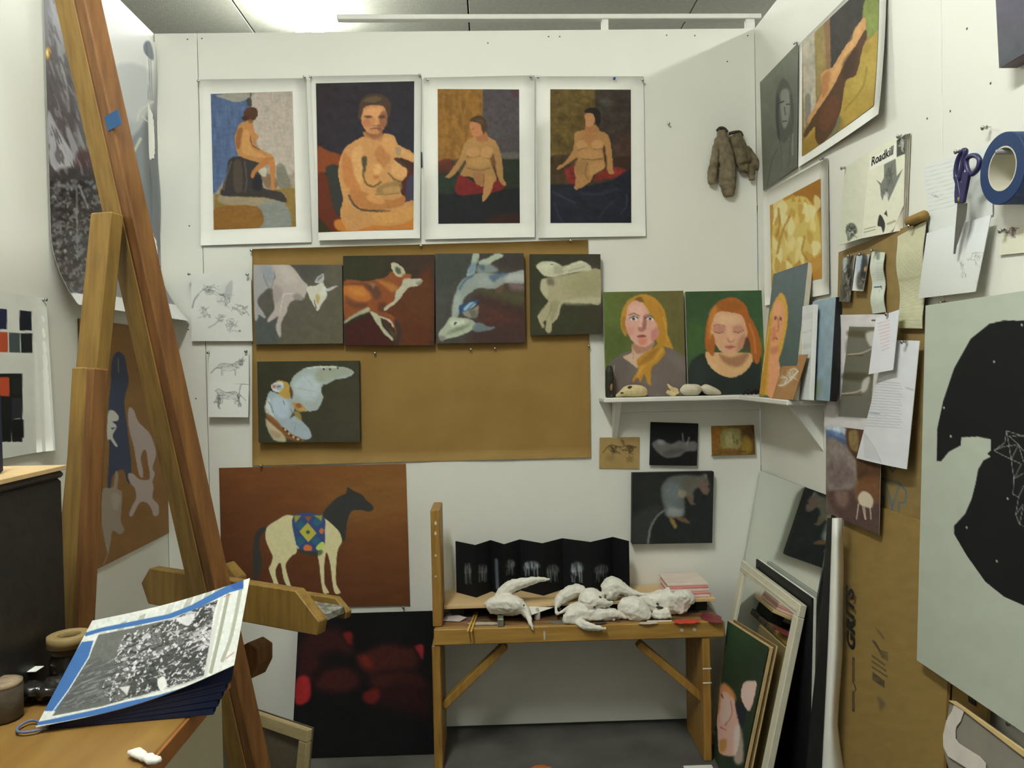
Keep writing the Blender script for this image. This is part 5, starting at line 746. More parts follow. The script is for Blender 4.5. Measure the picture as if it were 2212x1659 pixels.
cr = blob('crumpled_bag', [ell_vf((Cb[0]+r9.uniform(-.03,.03), Cb[1]+r9.uniform(-.02,.03), DZ+.017+r9.uniform(-.004,.008)), (r9.uniform(.012,.024), r9.uniform(.012,.022), r9.uniform(.009,.014))) for _ in range(9)], mat('dark_plastic',(54,50,46),.2,.4,30,spec=.7,rgb2=(28,26,25)), None, .004, 1, .012); tag(cr, 'crumpled dark plastic bag between the pot and the jar', 'bag')
w0 = at(65, 1437, 1.29); tag(box('paper_scrap', (w0[0]-.02, w0[1]-.012, DZ+.042), (w0[0]+.016, w0[1]+.012, DZ+.0435), PAPER, r=.0005), 'white paper scrap on the crumpled dark bag', 'paper')
w1 = on_z(318, 1648, DZ); sc_ = blob('tissue_scrap', [ell_vf((w1[0]+.012*i, w1[1]-.008*i, DZ+.008), (.012,.008,.006)) for i in range(-2, 2)], PAPER, None, .003, 1, .008); tag(sc_, 'crumpled white tissue at the front edge of the desk', 'tissue')
# ------------------------------------------------------------------ newspaper picture on a pleated navy file
BLc = on_z(78, 1572, DZ+.010); BRc = at(506, 1438, 1.185); TLc = at(200, 1342, 1.30)
TRc = at(540, 1250, 1.365)
nf = nrm(np.cross(TLc-BLc, BRc-BLc)); nf = nf if nf[2] > 0 else -nf
fl = thing('pleated_file', 'navy accordion file lying fanned open under the newspaper picture', 'file', (BLc+TRc)/2*np.array([1,1,0])+np.array([0,0,DZ]))
def lerp(a, b, t): return a+(b-a)*t
NAVY = mat('navy_file', (30,40,74), .6, .12)
tq = [lerp(BLc, TRc, .03)-nf*.014, BRc-nf*.026-.012*nrm(BRc-BLc), TRc-nf*.026-.012*nrm(BRc-BLc)-.012*nrm(TLc-BLc), TLc-nf*.024-.012*nrm(TLc-BLc)]
bqd = [np.array([p[0], p[1], DZ+.0012]) for p in tq]; bqd[1] = bqd[1]+np.array([-.03, -.0, 0]); bqd[2] = bqd[2]+np.array([-.03, -.03, 0])
NP = 9
for i in range(NP):
    t0, t1 = i/NP, (i+.86)/NP; jt = .005*(i % 2)
    lo = [lerp(a, b, t0*.985) for a, b in zip(bqd, tq)]; hi = [lerp(a, b, t1*.985) for a, b in zip(bqd, tq)]
    for L in (lo, hi):
        L[1] = L[1]-nrm(BRc-BLc)*jt; L[2] = L[2]-nrm(BRc-BLc)*jt
    hexa('pleat', lo, hi, NAVY, fl, r=0)
ZN = (0,1200,2.9105); NW = (222,222,214)
npq = [TLc, TRc, BRc, BLc]
def ncurl(U, V): return .001-.019*np.sin(np.pi*U)*(.45+.55*V)
npp = thing('newspaper_clipping', 'black and white newspaper picture with blue tape borders on the desk', 'clipping', (BLc+TRc)/2)
BT = (62,112,178)
r3 = random.Random(21)
def band(c, x0, x1): return c
strips = []
for i in range(13):
    a = (640+60*i, 490-22*i); strips.append(P(r3.choice([(196,196,188),(214,214,208),(170,170,158)]), [(a[0], a[1]-22),(a[0]+40, a[1]-38),(a[0]+10, a[1]+46),(a[0]-40, a[1]+60)], 1, .8, False))
art = [N(.03,40,40,2), *strips, P((112,110,110),[(620,500),(820,460),(1080,400),(1370,280),(1340,380),(1290,760),(1000,850),(640,950),(330,1010),(430,850),(560,640)],2,1,False), N(.06,18,18,4),
  P((132,128,132),[(760,540),(1000,470),(960,620),(800,680)],18,.7), P((196,188,194),[(1150,560),(1330,420),(1300,740),(1220,640)],10,.85), P((84,82,82),[(1040,430),(1140,400),(1060,560),(1010,520)],6,.9), P((70,68,70),[(1180,380),(1340,300),(1270,460),(1160,470)],8,.8), P((72,72,74),[(860,700),(1100,600),(1270,640),(1260,760),(1000,840),(820,880)],14,.8), P((92,92,96),[(360,960),(560,680),(760,700),(740,880),(560,950)],18,.6)]
PHQ = [(780,500),(1080,400),(1370,280),(1340,380),(1290,760),(1000,850),(700,930),(640,840)]
art += [M((206,200,206),PHQ,46,16,-.35,.60,3,.85), M((58,57,60),PHQ,52,18,-.4,.58,8,.85), M((226,222,224),PHQ,30,12,-.9,.66,14,.9), M((80,79,82),PHQ,20,9,.5,.64,19,.7), M((150,148,152),[(380,950),(560,660),(760,640),(700,900),(500,960)],60,8,-.45,.58,23,.6), M((84,83,88),[(380,950),(560,660),(760,640),(700,900),(500,960)],70,9,-.4,.58,29,.6)]
for i in range(22):
    x, y = r3.uniform(420,700), r3.uniform(680,930); art.append(S(r3.choice([(150,148,152),(84,84,86)]), [(x,y),(x+r3.uniform(60,150),y-r3.uniform(20,50))], 6, 2, .5))
art += [P((232,230,224),[(990,790),(1030,760),(1050,820),(1010,850)],2,.95), P((224,220,220),[(1110,400),(1160,380),(1230,370),(1190,440),(1140,430)],3,.9), P((224,220,220),[(750,830),(820,820),(800,880)],3,.9),
  *[S(c,[(1395+40*i,265-18*i),(1330+42*i,560-20*i),(1290+36*i,770-36*i)],22,1.2,.9) for i, c in enumerate([(206,206,200),(160,160,148),(220,220,216),(168,168,156)])], S((190,96,84),[(1420,650),(1470,612)],5,1,.8,False), S((190,96,84),[(1408,262),(1450,246)],5,1,.8,False),
  P(BT,[(525,490),(640,455),(860,410),(1060,370),(1200,315),(1430,190),(1530,155),(1530,210),(1440,235),(1260,325),(1080,395),(860,440),(640,480),(540,510)],1.2,1,False), P((40,86,160),[(1440,180),(1530,155),(1530,205),(1470,215)],3,.8,False),
  P(BT,[(515,545),(595,535),(560,640),(430,850),(350,980),(230,978),(270,900),(330,830),(440,660)],1.2,1,False), P(BT,[(205,1055),(560,980),(800,920),(990,880),(1180,825),(1360,745),(1310,810),(1180,870),(1000,925),(700,985),(400,1045),(215,1075)],1.2,1,False), S((232,232,226),[(600,510),(560,640),(430,850),(320,1000)],7,1,.9,False)]
sheet_back(npq, PAPER, npp, ncurl, nu=24, nv=10); painted('printed_face', npq, art, NW, ZN, (236,236,230), PRINT, npp, 1.8, lift=.0006, curl=ncurl)
lp = [on_z(x, y, DZ+.006) for x, y in ((92,1562),(70,1556),(45,1566),(36,1578),(50,1582),(78,1578),(100,1572))]
tag(tube('cord_loop', spline(lp, 4), .0022, mat('blue_grey_cord',(104,116,150),.6), None, n=6), 'blue grey cord loop sticking out from under the newspaper picture', 'cord')
# ================================================================== studio easel seen from behind
bL, bR = on_z(306, 1262, .757), on_z(690, 1328, .757)
bd = nrm((bR-bL)*np.array([1,1,0])); bn = np.array([-bd[1], bd[0], 0]); bn = bn if bn[1] > 0 else -bn     # bn points to the far, front side of the easel
mA0 = at(585, 1860, 1.82); mT = at(168, 0, 1.62); mAx = nrm(mT-mA0); mA0 = mA0-mAx*mA0[2]/mAx[2]; mA1 = mA0+mAx*2.45
easel = thing('studio_easel', 'large wooden studio easel seen from behind at the left', 'easel', (.45, -1.05, 0))
beam('mast', mA0-bd*.016, mA1-bd*.016, bd, .062, .042, WOOD, easel, r=.003)
beam('mast_rail', mA0+bd*.033, mA1+bd*.033, bd, .030, .042, WOODR, easel, r=.003)
gA = np.cross(mAx, bd); gA = gA if gA[1] < 0 else -gA
beam('groove', mA0+bd*.0165+gA*.018, mA1+bd*.0165+gA*.018, bd, .006, .003, WOODD, easel, r=0)
# rear prop leg with its sliding extension
pT, pB = at(232, 462, 1.625), at(148, 1330, 1.60); pAx = nrm(pB-pT); pF = pT+pAx*((0-pT[2])/pAx[2])
pw = nrm(np.cross(pAx, gA)); pw = pw if pw[0] > 0 else -pw
pg = np.cross(pAx, pw); pg = pg if pg[1] < 0 else -pg
beam('rear_leg', pT, pF, pw, .066, .032, WOOD, easel, r=.003)
e0_, e1_ = plane_hit(196, 795, pT+pg*.034, pg), plane_hit(168, 1310, pT+pg*.034, pg); eAx = nrm(e1_-e0_); eF = e0_+eAx*((.02-e0_[2])/eAx[2])
beam('leg_extension', e0_-pw*.013, eF-pw*.013, pw, .046, .034, WOOD, easel, r=.003); beam('leg_extension_rail', e0_+pw*.022, eF+pw*.022, pw, .022, .034, WOODR, easel, r=.003)
# tray: chamfered back bar, shelf and front lip
def barpoly(z0, z1, a, b, ch, base):
    return [base+bd*x+np.array([0,0,z]) for x, z in ((a+ch*.6, z0), (b-ch*.2, z0), (b, z0+(z1-z0)*.35), (b-ch*1.6, z1), (a+ch*.8, z1), (a, z0+(z1-z0)*.55))]
Lb = np.linalg.norm((bR-bL)[:2]); bb = bL*np.array([1,1,0]); bz0, bz1 = .712, .800
prism('tray_back_bar', barpoly(bz0, bz1, 0, Lb, .04, bb-bn*.002), bn*.028, WOOD, easel, r=.002)
hexa('tray_shelf', [bb+bd*x+bn*y+np.array([0,0,.735]) for x, y in ((.02,.027),(Lb-.004,.027),(Lb-.004,.085),(.02,.085))], [bb+bd*x+bn*y+np.array([0,0,.752]) for x, y in ((.02,.027),(Lb-.004,.027),(Lb-.004,.085),(.02,.085))], mat('paint_spattered_shelf',(150,150,142),.6,.5,60,rgb2=(96,90,80),contrast=2), easel, r=.002)
prism('tray_lip', barpoly(.722, .765, 0.0, Lb+.0, .02, bb+bn*.086), bn*.018, WOOD, easel, r=.002)
prism('mast_clamp', [at(x, y, 1.90) for x, y in ((472,1262),(472,1222),(486,1217),(513,1248),(513,1270))], bn*.03, WOOD, easel, r=.002)
# lower cross bar end
lbp = [at(x, y, 1.86) for x, y in ((512,1402),(535,1388),(556,1402),(556,1436),(540,1468),(508,1470))]
prism('lower_bar', lbp, bn*.05, WOODR, easel, r=.002)
tb_ = plane_hit(244, 260, mA0+gA*.0222, gA); tag(beam('tape_strip', tb_-nrm(bd*.9+mAx*.15)*.023, tb_+nrm(bd*.9+mAx*.15)*.023, mAx, .030, .0012, BLUET, None, r=0), 'strip of blue tape stuck on the easel mast', 'tape')
# ================================================================== canvases on the floor
ct0, ct1 = on_z(545, 1528, .31), on_z(677, 1572, .31); cdir = nrm(ct1-ct0); cn = np.array([cdir[1], -cdir[0], 0]); cn = cn if cn[1] < 0 else -cn
cbk = thing('stretched_canvas', 'stretched canvas seen from behind leaning by the easel foot', 'canvas', (ct0+ct1)/2*np.array([1,1,0]))
A_, B_ = ct0-cdir*.18, ct1; dn = np.array([0,0,-.31])+cn*.05
STR = mat('stretcher_wood',(190,172,128),.6,.1,10,(1,1,6)); LIN = mat('raw_linen',(112,100,82),.85,.1,90,bump=.3,bscale=400)
def seg(name, a, b, wd, dd, m): return hexa(name, [a, b, b+wd, a+wd], [a+dd, b+dd, b+wd+dd, a+wd+dd], m, cbk, r=.002)
u_ = nrm(dn); hl_ = np.linalg.norm(dn); th_ = cn*.02
seg('stretcher_bar', A_, B_, u_*.032, th_, STR); seg('stretcher_bar', A_+u_*(hl_-.032), B_+u_*(hl_-.032), u_*.032, th_, STR)
seg('stretcher_bar', B_-cdir*.032+u_*.0325, B_+u_*.0325, u_*(hl_-.065), th_, STR); seg('stretcher_bar', A_+u_*.0325, A_+cdir*.032+u_*.0325, u_*(hl_-.065), th_, STR)
hexa('linen_back', [A_-th_*.1, B_-th_*.1, B_+dn-th_*.1, A_+dn-th_*.1], [A_+th_*.25, B_+th_*.25, B_+dn+th_*.25, A_+dn+th_*.25], LIN, cbk, r=0)
# dark red painting leaning on the back wall
TRd = (560,1300,3.95)
d3, d2 = on_z(632, 1634, .002), on_z(936, 1633, .002); d0, d1 = back(640, 1325, .026), back(932, 1322, .026)
ym = (d3[1]+d2[1])/2; d3[1] = d2[1] = ym; zt_ = (d0[2]+d1[2])/2; d0[2] = d1[2] = zt_; d0[0] = d3[0]; d1[0] = d2[0]
canvas('dark_red_canvas', 'large nearly black painting with dim red shapes on the floor', 'painting', [d0, d1, d2, d3], .02, [
  N(.1,90,90,2), P((58,26,24),[(330,400),(420,260),(560,220),(700,240),(790,330),(780,450),(640,430),(520,560),(420,700),(320,640)],30,.9), P((70,28,24),[(480,700),(560,580),(680,545),(800,580),(860,680),(760,760),(560,760)],24,.9), P((72,30,24),[(850,470),(1000,380),(1100,360),(1250,390),(1330,400),(1340,560),(1100,580),(960,620),(860,560)],24,.9), P((66,28,24),[(940,640),(1150,590),(1360,620),(1420,720),(1200,700),(1040,760),(960,740)],24,.9), P((52,22,22),[(1040,740),(1300,650),(1440,740),(1440,960),(1200,920),(1030,860)],40,.8),
  P((150,28,30),[(320,660),(420,640),(440,800),(380,870),(305,860)],8,.95), P((128,28,26),[(720,270),(790,260),(790,360),(750,340)],8,.8), P((150,34,40),[(1330,380),(1400,370),(1395,490),(1360,440)],6,.9), P((112,30,22),[(840,470),(940,460),(970,560),(900,560)],18,.8), P((120,28,24),[(890,780),(1000,740),(1030,800),(980,870),(900,850)],12,.8), P((26,20,20),[(520,450),(700,450),(800,500),(860,600),(960,700),(900,700),(780,560),(560,560)],24,.8), N(.1,30,30,6)], (21,18,19), TRd, (205,200,184), mat('canvas_side_black',(30,26,26),.7), m=paint_mat('matte_oil',.8,.2,400,.12))
# ================================================================== drawing bench with its clutter
BF = on_z(1539, 1646, 0); by = float(BF[1])
def bn_(px, py, d=0.): return on_y(px, py, by+d)
bx0, bx1 = float(bn_(937, 1375)[0]), float(bn_(1566, 1360)[0]); BZ = float(bn_(1250, 1351)[2]); az = float(bn_(1250, 1386)[2])
bench = thing('drawing_bench', 'low paint-stained wooden drawing bench against the back wall', 'bench', ((bx0+bx1)/2, by/2, 0))
xl = float(bn_(952, 1450)[0]); xr = float(bn_(1520, 1500)[0])
box('apron', (bx0, by, az), (bx1, by+.02, BZ), BWOOD, bench, r=.003)
bw = (-.03-(by+.021))/3
for i, c in enumerate(((150,112,70), (92,72,58), (70,60,54))):
    box('top_plank', (bx0+.003, by+.021+bw*i, BZ-.02), (bx1-.003, by+.0195+bw*(i+1), BZ-.0015*(i % 2)), mat('stained_plank_%s' % 'abc'[i], c, .55, .4, 9, (1,3,3), rgb2=tuple(int(v*.6) for v in c), contrast=1.6), bench, r=.002)
lx = float(bn_(937, 1600)[0]); rx = float(bn_(1539, 1600)[0])
box('leg', (lx, by+.004, 0), (xl, -.05, az-.001), BWOODV, bench, r=.003); box('leg', (xr, by+.004, 0), (rx, -.05, az-.001), BWOODV, bench, r=.003)
uz = float(on_y(945, 1104, by)[2]); ux1 = float(bn_(949, 1250)[0])
box('upright', (bx0-.004, by+.022, BZ+.0005), (ux1+.004, by+.17, uz), BWOODV, bench, r=.003)
for (x0, y0, x1, y1) in ((1092,1392,958,1522), (1378,1388,1514,1503)):
    a_, b_ = bn_(x0, y0, .06), bn_(x1, y1, .06); beam('brace', a_, b_, (0,1,0), .035, .024, BWOODV, bench, r=.002)
# paint stains on the bench are flat dried puddles
RED = mat('dried_red_paint',(206,72,54),.5,.2); PALE = mat('dried_pale_paint',(206,196,182),.6,.15); MAR = mat('dried_maroon_paint',(120,44,48),.5,.2)
def puddle(c, rx_, ry_, m, seed, axis='z'):
    r = random.Random(seed); n = 18; P_ = []
    for i in range(n):
        a = 2*math.pi*i/n; k = 1+r.uniform(-.22,.22)
        P_.append(c+(np.array([rx_*k*math.cos(a), ry_*k*math.sin(a), 0]) if axis == 'z' else np.array([rx_*k*math.cos(a), 0, ry_*k*math.sin(a)])))
    return prism('paint_stain', P_, (0,0,.0012) if axis == 'z' else (0,-.001,0), m, bench)
puddle(on_z(1482, 1343, BZ+.0005), .04, .022, RED, 1); puddle(on_z(1535, 1335, BZ+.0005), .03, .05, MAR, 2); puddle(on_z(1400, 1346, BZ+.0005), .03, .012, PALE, 3); puddle(on_z(1045, 1347, BZ+.0005), .05, .014, PALE, 4); puddle(on_z(1215, 1345, BZ+.0005), .04, .02, mat('dried_grey_paint',(120,116,106),.6), 5); puddle(on_z(1000, 1338, BZ+.0005), .05, .02, mat('dried_mauve_paint',(120,96,96),.6), 8)
for x, y, s_, m_ in ((1473,1361,.006,PALE),(1500,1360,.006,PALE),(1176,1372,.003,PALE)): puddle(bn_(x, y, -.0006), s_, s_ if x != 1176 else .016, m_, x, 'y')
for i, (y, s_) in enumerate(((1130,.006),(1152,.006),(1200,.004),(1245,.003))): puddle(bn_(941, y, .0215), .004, s_, PALE, 40+i, 'y')
for i, y in enumerate((1445, 1476)): box('white_mark', (xr-.001, by+.0025, bn_(1529, y)[2]-.002), (rx+.001, by+.0036, bn_(1529, y)[2]+.002), WPAINT, bench, r=0)
# plywood shelf board on the bench
PZ = .497
pl0 = on_z(957, 1309, PZ); ply = thing('plywood_plank', 'pale plywood plank raised along the back of the bench', 'plank', (1.4, -.1, BZ))
pfy = float(np.clip(pl0[1], by+.05, -.1)); pxr = float(on_y(1546, 1300, pfy)[0])
box('plank', (ux1+.006, pfy, PZ-.011), (pxr, -.006, PZ), PLY, ply, r=.001)
for x in (ux1+.03, pxr-.06): box('support_block', (x, pfy+.03, BZ+.0002), (x+.04, -.02, PZ-.0113), DARKGAP, ply, r=.001)
# zig-zag book
zz = [(984,1173),(1027,1185),(1060,1171),(1089,1185),(1123,1171),(1172,1186),(1215,1172),(1276,1184),(1324,1172),(1358,1190)]
ZT = PZ+.178
tops = [on_z(x, y, ZT) for x, y in zz]; ys = [-.035 if i in (0,2,4,6,8) else -.105 for i in range(10)]
tops = [np.array([on_y(zz[i][0], zz[i][1], ys[i])[0], ys[i], ZT]) for i in range(10)]
acc = thing('accordion_book', 'black zigzag folded book with small white animal drawings', 'book', (tops[4]*np.array([1,1,0])+np.array([0,0,PZ])))
TZ = (900,1080,3.16)
AW = (160,162,166)
def beast(x, y, w, h, seed, c=AW):
    r = random.Random(seed); out = [P(c, [(x-w,y+.1*h),(x-.7*w,y-.5*h),(x,y-.75*h),(x+.7*w,y-.6*h),(x+w,y-.1*h),(x+.6*w,y+.1*h),(x-.5*w,y+.15*h)], 4, .35)]
    for k in range(14): a = x+r.uniform(-w, w)*.8; out.append(S(c, [(a, y+r.uniform(-.7,-.2)*h), (a+r.uniform(-8,8), y+r.uniform(-.1,.9)*h)], 4, 1.2, .55))
    return out+[S(c, [(x+s*w*.6, y), (x+s*w*.7, y+h)], 6, 1.5, .6) for s in (-1, -.5, .5, 1)]
aart = [N(.1,50,50,3), *beast(350,490,26,80,1,(128,128,130)), *beast(450,490,34,70,2,(128,128,128)), S((140,144,160),[(545,410),(552,600)],22,4,.7), *beast(640,450,34,60,3,(136,136,136)), *beast(785,460,60,60,4,(186,190,200)), *beast(930,490,46,70,5,(128,130,132)), *beast(1095,480,46,80,6,(180,184,190)), *beast(1260,490,50,70,7,(124,124,126)), *beast(650,560,40,40,8,(70,70,72))]
for i in range(9):
    qd = [tops[i], tops[i+1], tops[i+1]*np.array([1,1,0])+np.array([0,0,PZ+.0006]), tops[i]*np.array([1,1,0])+np.array([0,0,PZ+.0006])]
    nq = nrm(np.cross(qd[3]-qd[0], qd[1]-qd[0])); nq = nq if nq[1] < 0 else -nq
    pn_ = hexa('panel', [p-nq*.0024 for p in qd], [p-nq*.0002 for p in qd], BLACKM, acc, r=0)
    painted('drawing', qd, aart, (22,22,24), TZ, (206,203,188), PRINT, pn_, 2.2, lift=.0005)
# pink paper pads
PINKS = [(226,196,190),(214,150,146),(230,206,196),(216,140,138),(232,214,200)]
pz = PZ+.0006
for i in range(5):
    a_ = on_z(1440+2*i, 1300, PZ); hgt = .0085; dx_ = .004*(i % 2)
    x0_ = float(on_y(1442, 1290, pfy+.03)[0])+dx_; x1_ = float(on_y(1533, 1290, pfy+.02)[0])-.001*i
    tag(box('paper_pad', (x0_, pfy+.012+.003*i, pz), (x1_, -.03, pz+hgt), mat('pink_pad_%s' % 'abcde'[i], PINKS[i], .7, .05), r=.0015), ['pale pink pad at the bottom of the pink stack','rose red pad, second from the bottom of the pink stack','pale pink pad in the middle of the pink stack','rose red pad, second from the top of the pink stack','pale cream pink pad on top of the pink stack'][i], 'paper pad', 'pink pads stacked on the plank'); pz += hgt+.0004
# sticks, scraps, small bottles
for i, (a_, b_) in enumerate((((1010,1364),(1027,1323)), ((1017,1365),(1032,1323)))):
    p0_, p1_ = on_z(*a_, BZ+.004), on_z(*b_, BZ+.006); tag(tube('wooden_stick', [p0_, p1_], .0034, mat('pale_stick',(206,168,84),.5,.1), None, n=8), ['thin wooden stick lying across the bench edge, left of a pair','thin wooden stick lying across the bench edge, right of a pair'][i], 'stick', 'pair of wooden sticks on the bench')
sp = [on_z(x, y, BZ+z) for x, y, z in ((953,1341,.003),(971,1324,.004),(1008,1334,.009),(993,1343,.003))]; tag(prism('paper_scrap', sp, (0,0,.0012), mat('mauve_paper',(196,182,180),.7)), 'pinkish triangular paper scrap by the bench upright', 'paper')
tag(box('metal_tin', on_z(1075,1355,BZ)+np.array([0,0,.0008]), on_z(1088,1350,BZ)+np.array([0,.03,.026]), mat('dull_tin',(150,154,140),.35,.2,metal=.6), r=.002), 'small dull metal tin under the white skull', 'tin')
cq = on_z(1162, 1345, BZ); tag(lathe('glue_bottle', cq+np.array([0,.03,.0006]), (0,0,1), [(.009,0),(.010,.002),(.010,.026),(.005,.030),(.005,.036),(.001,.037)], mat('greyish_plastic',(190,180,170),.5), None, n=16), 'small pale bottle standing beneath the card between the skulls', 'bottle')
BONE = mat('white_papier_mache', (236,232,220), .75, .05, 40, bump=.25, bscale=120)
def W_(T, x, y, dd): return on_y(T[0]+x/T[2], T[1]+y/T[2], by+dd)
def loft(T, secs, n=10):
    """soft shell running through sections: (x, y, depth, half height in px, half depth in m)"""
    V, F = [], []; S_ = spline([(x, y, d*1e3, h, hd*1e3) for x, y, d, h, hd in secs], 5)
    for i, (x, y, d, h, hd) in enumerate(S_):
        t = S_[min(i+1, len(S_)-1), :2]-S_[max(i-1, 0), :2]; t = t/np.linalg.norm(t); nx, ny = -t[1], t[0]
        for k in range(n):
            a = 2*math.pi*k/n; h_ = h*FAT[0]; V.append(W_(T, x+nx*h_*math.cos(a), y+ny*h_*math.cos(a), d/1e3+hd/1e3*math.sin(a)))
            if V[-1][1] > by-.001 and V[-1][2] < BZ+.001: V[-1][2] = BZ+.001
    m_ = len(S_)
    for i in range(m_-1):
        for k in range(n): F.append((i*n+k, i*n+(k+1) % n, (i+1)*n+(k+1) % n, (i+1)*n+k))
    return V, F+[tuple(range(n))[::-1], tuple(range((m_-1)*n, m_*n))]
TA1 = (1030,1230,11.06); TA2 = (1180,1230,11.06); TA3 = (1330,1230,8.848)
SKG = 'white papier mache skulls heaped on the bench'
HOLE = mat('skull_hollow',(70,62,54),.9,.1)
FAT = [1.3]
def skull(label, lofts, holes, T, voxel=.0028, smooth=1):
    allv = [loft(T, s) for s in lofts]; o = np.mean(np.array(merge(allv)[0]), 0); zmin = min(v[2] for v in merge(allv)[0])
    t = thing('papier_mache_skull', label, 'skull', (o[0], o[1], zmin), SKG); b = blob('shell', allv, BONE, t, voxel, smooth, .008)
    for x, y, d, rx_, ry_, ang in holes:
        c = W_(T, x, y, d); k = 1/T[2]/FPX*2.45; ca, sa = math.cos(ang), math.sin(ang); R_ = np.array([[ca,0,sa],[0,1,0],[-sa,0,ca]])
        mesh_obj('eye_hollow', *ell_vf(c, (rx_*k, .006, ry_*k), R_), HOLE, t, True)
    return t
skull('white long beaked skull with its upper beak raised, left end of the heap', [
  [(250,940,.06,110,.03),(420,860,.07,170,.05),(700,850,.07,200,.055),(950,880,.06,180,.045),(1120,960,.05,110,.03),(1220,1120,.03,70,.018),(1290,1300,-.004,34,.008),(1350,1470,-.012,16,.004)],
  [(520,760,.09,110,.03),(640,560,.09,120,.03),(850,400,.09,120,.028),(1150,310,.09,90,.022),(1450,250,.09,60,.015),(1750,240,.09,14,.004)],
  [(1130,900,.09,60,.02),(1230,1080,.08,40,.012),(1330,1270,.06,18,.006)]], [(1115,870,.028,26,38,.2),(1195,960,.03,16,50,-.5)], TA1)
FAT[0] = 1.55
skull('white thin legged skull arch at the back left of the heap', [
  [(240,900,.07,40,.012),(330,740,.09,90,.025),(560,560,.10,110,.03),(760,500,.11,100,.03),(880,540,.11,80,.03)],
  [(225,900,.06,24,.008),(255,1060,.05,24,.008),(400,990,.05,30,.008),(560,900,.06,28,.008),(650,830,.07,14,.005)]], [(320,950,.075,36,46,.5)], TA2)
skull('white toothed skull in the middle of the heap', [
  [(1050,450,.09,60,.03),(1060,600,.08,190,.05),(1100,780,.06,200,.045),(1060,900,.05,130,.03),(1040,985,.045,70,.02)],
  [(1180,760,.05,110,.03),(1330,800,.04,80,.02),(1480,820,.04,50,.015),(1590,790,.045,24,.01)],
  [(1380,860,.035,30,.008),(1400,950,.035,14,.005)],[(1480,860,.035,28,.008),(1490,920,.035,14,.005)]], [(1150,890,.022,30,40,.4),(1290,660,.03,36,18,.5)], TA2)
skull('white rounded skull with a long snout at the back of the heap', [
  [(1330,520,.12,110,.03),(1480,500,.12,190,.05),(1640,470,.12,200,.05),(1790,480,.11,130,.035),(1950,530,.10,80,.025),(2200,590,.09,40,.014),(2480,610,.09,16,.006)],
  [(1500,620,.10,120,.04),(1580,680,.09,60,.02)]], [(1800,620,.06,70,26,.15)], TA2)
skull('white flat skull lying lowest at the front of the heap', [
  [(400,1180,.03,60,.02),(560,1180,.04,170,.04),(800,1100,.06,220,.05),(1050,1120,.06,190,.045),(1300,1130,.05,150,.035),(1550,1080,.05,110,.03),(1780,1110,.05,60,.02),(1950,1170,.04,26,.01)],
  [(420,1250,.02,60,.015),(700,1280,.02,90,.018),(950,1350,-.008,70,.014),(1200,1400,-.016,46,.01),(1430,1420,-.016,22,.006)],
  [(1600,1270,.03,40,.012),(1720,1300,.025,44,.012),(1860,1290,.025,26,.008)]], [(1300,1290,.005,160,36,-.05),(1700,1190,.015,60,20,.3)], TA2, .003)
skull('white curved shell shaped skull half right of the heap', [
  [(80,620,.06,60,.02),(200,700,.06,150,.035),(380,790,.05,170,.04),(560,880,.04,110,.03),(660,910,.035,50,.015)]], [(560,720,.035,120,20,.6)], TA3)
skull('white angular skull with a pale square block, right end of the heap', [
  [(460,500,.10,40,.02),(620,590,.10,110,.03),(820,640,.09,170,.04),(1000,640,.08,170,.04),(1150,560,.08,180,.04)],
  [(1250,400,.08,80,.03),(1260,520,.07,170,.04),(1240,680,.07,150,.035),(1280,830,.06,60,.02)],
  [(700,830,.05,50,.02),(860,900,.05,100,.03),(1040,860,.05,80,.025)]], [(840,730,.04,80,26,.1),(800,660,.045,30,20,.2)], TA3)
tag(prism('card_scrap', [W_(TA3, x, y, .012) for x, y in ((600,985),(1080,975),(1000,1150),(900,1120),(620,1130))], (0,.004,0), BONE, org=W_(TA3, 800, 1130, .012)), 'curved white plaster scrap hanging over the bench front edge', 'scrap')
tag(prism('white_card', [W_(TA1, x, y, d) for x, y, d in ((1230,860,.10),(1530,760,.13),(1860,900,.10),(1390,1060,.05),(1320,1090,.04))], (0,.001,.0015), PAPER), 'folded white card between the beaked skull and the heap', 'card')
# ================================================================== shelf ornaments
TQ = (1280,760,7.9)
def SH(x, y, dd): return on_y(TQ[0]+x/TQ[2], TQ[1]+y/TQ[2], -dd)
BONEY = mat('old_bone', (222,206,160), .6, .1, 60, rgb2=(200,180,130)); 
def shell_blob(name, label, cat, secs, m, dd, holes=(), voxel=.0016, group=None):
    V, F = [], []; S_ = spline([(x, y, h, hd*1e3) for x, y, h, hd in secs], 5); n = 12
    for i, (x, y, h, hd) in enumerate(S_):
        for k in range(n): a = 2*math.pi*k/n; V.append(SH(x, y+h*math.cos(a), dd+hd/1e3*math.sin(a)))
    for i in range(len(S_)-1):
        for k in range(n): F.append((i*n+k, i*n+(k+1) % n, (i+1)*n+(k+1) % n, (i+1)*n+k))
    F += [tuple(range(n))[::-1], tuple(range((len(S_)-1)*n, len(S_)*n))]
    V = np.array(V); V[:,2] += SHZ+.0005-V[:,2].min()
    t = thing(name, label, cat, (V[:,0].mean(), V[:,1].mean(), SHZ), group); blob('body', [(V, F)], m, t, voxel, 2)
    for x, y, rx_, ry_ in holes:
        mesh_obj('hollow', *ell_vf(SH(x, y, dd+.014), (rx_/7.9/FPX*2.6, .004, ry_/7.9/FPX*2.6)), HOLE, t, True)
    return t
sk = sd-.035
shell_blob('animal_skull', 'small yellowed animal skull at the left of the shelf', 'skull', [(395,715,22,.004),(450,690,45,.010),(540,640,85,.016),(660,630,105,.020),(800,630,100,.022),(890,640,80,.016),(935,650,40,.008)], BONEY, sk, [(640,620,50,42),(790,690,80,26),(500,700,30,14)])
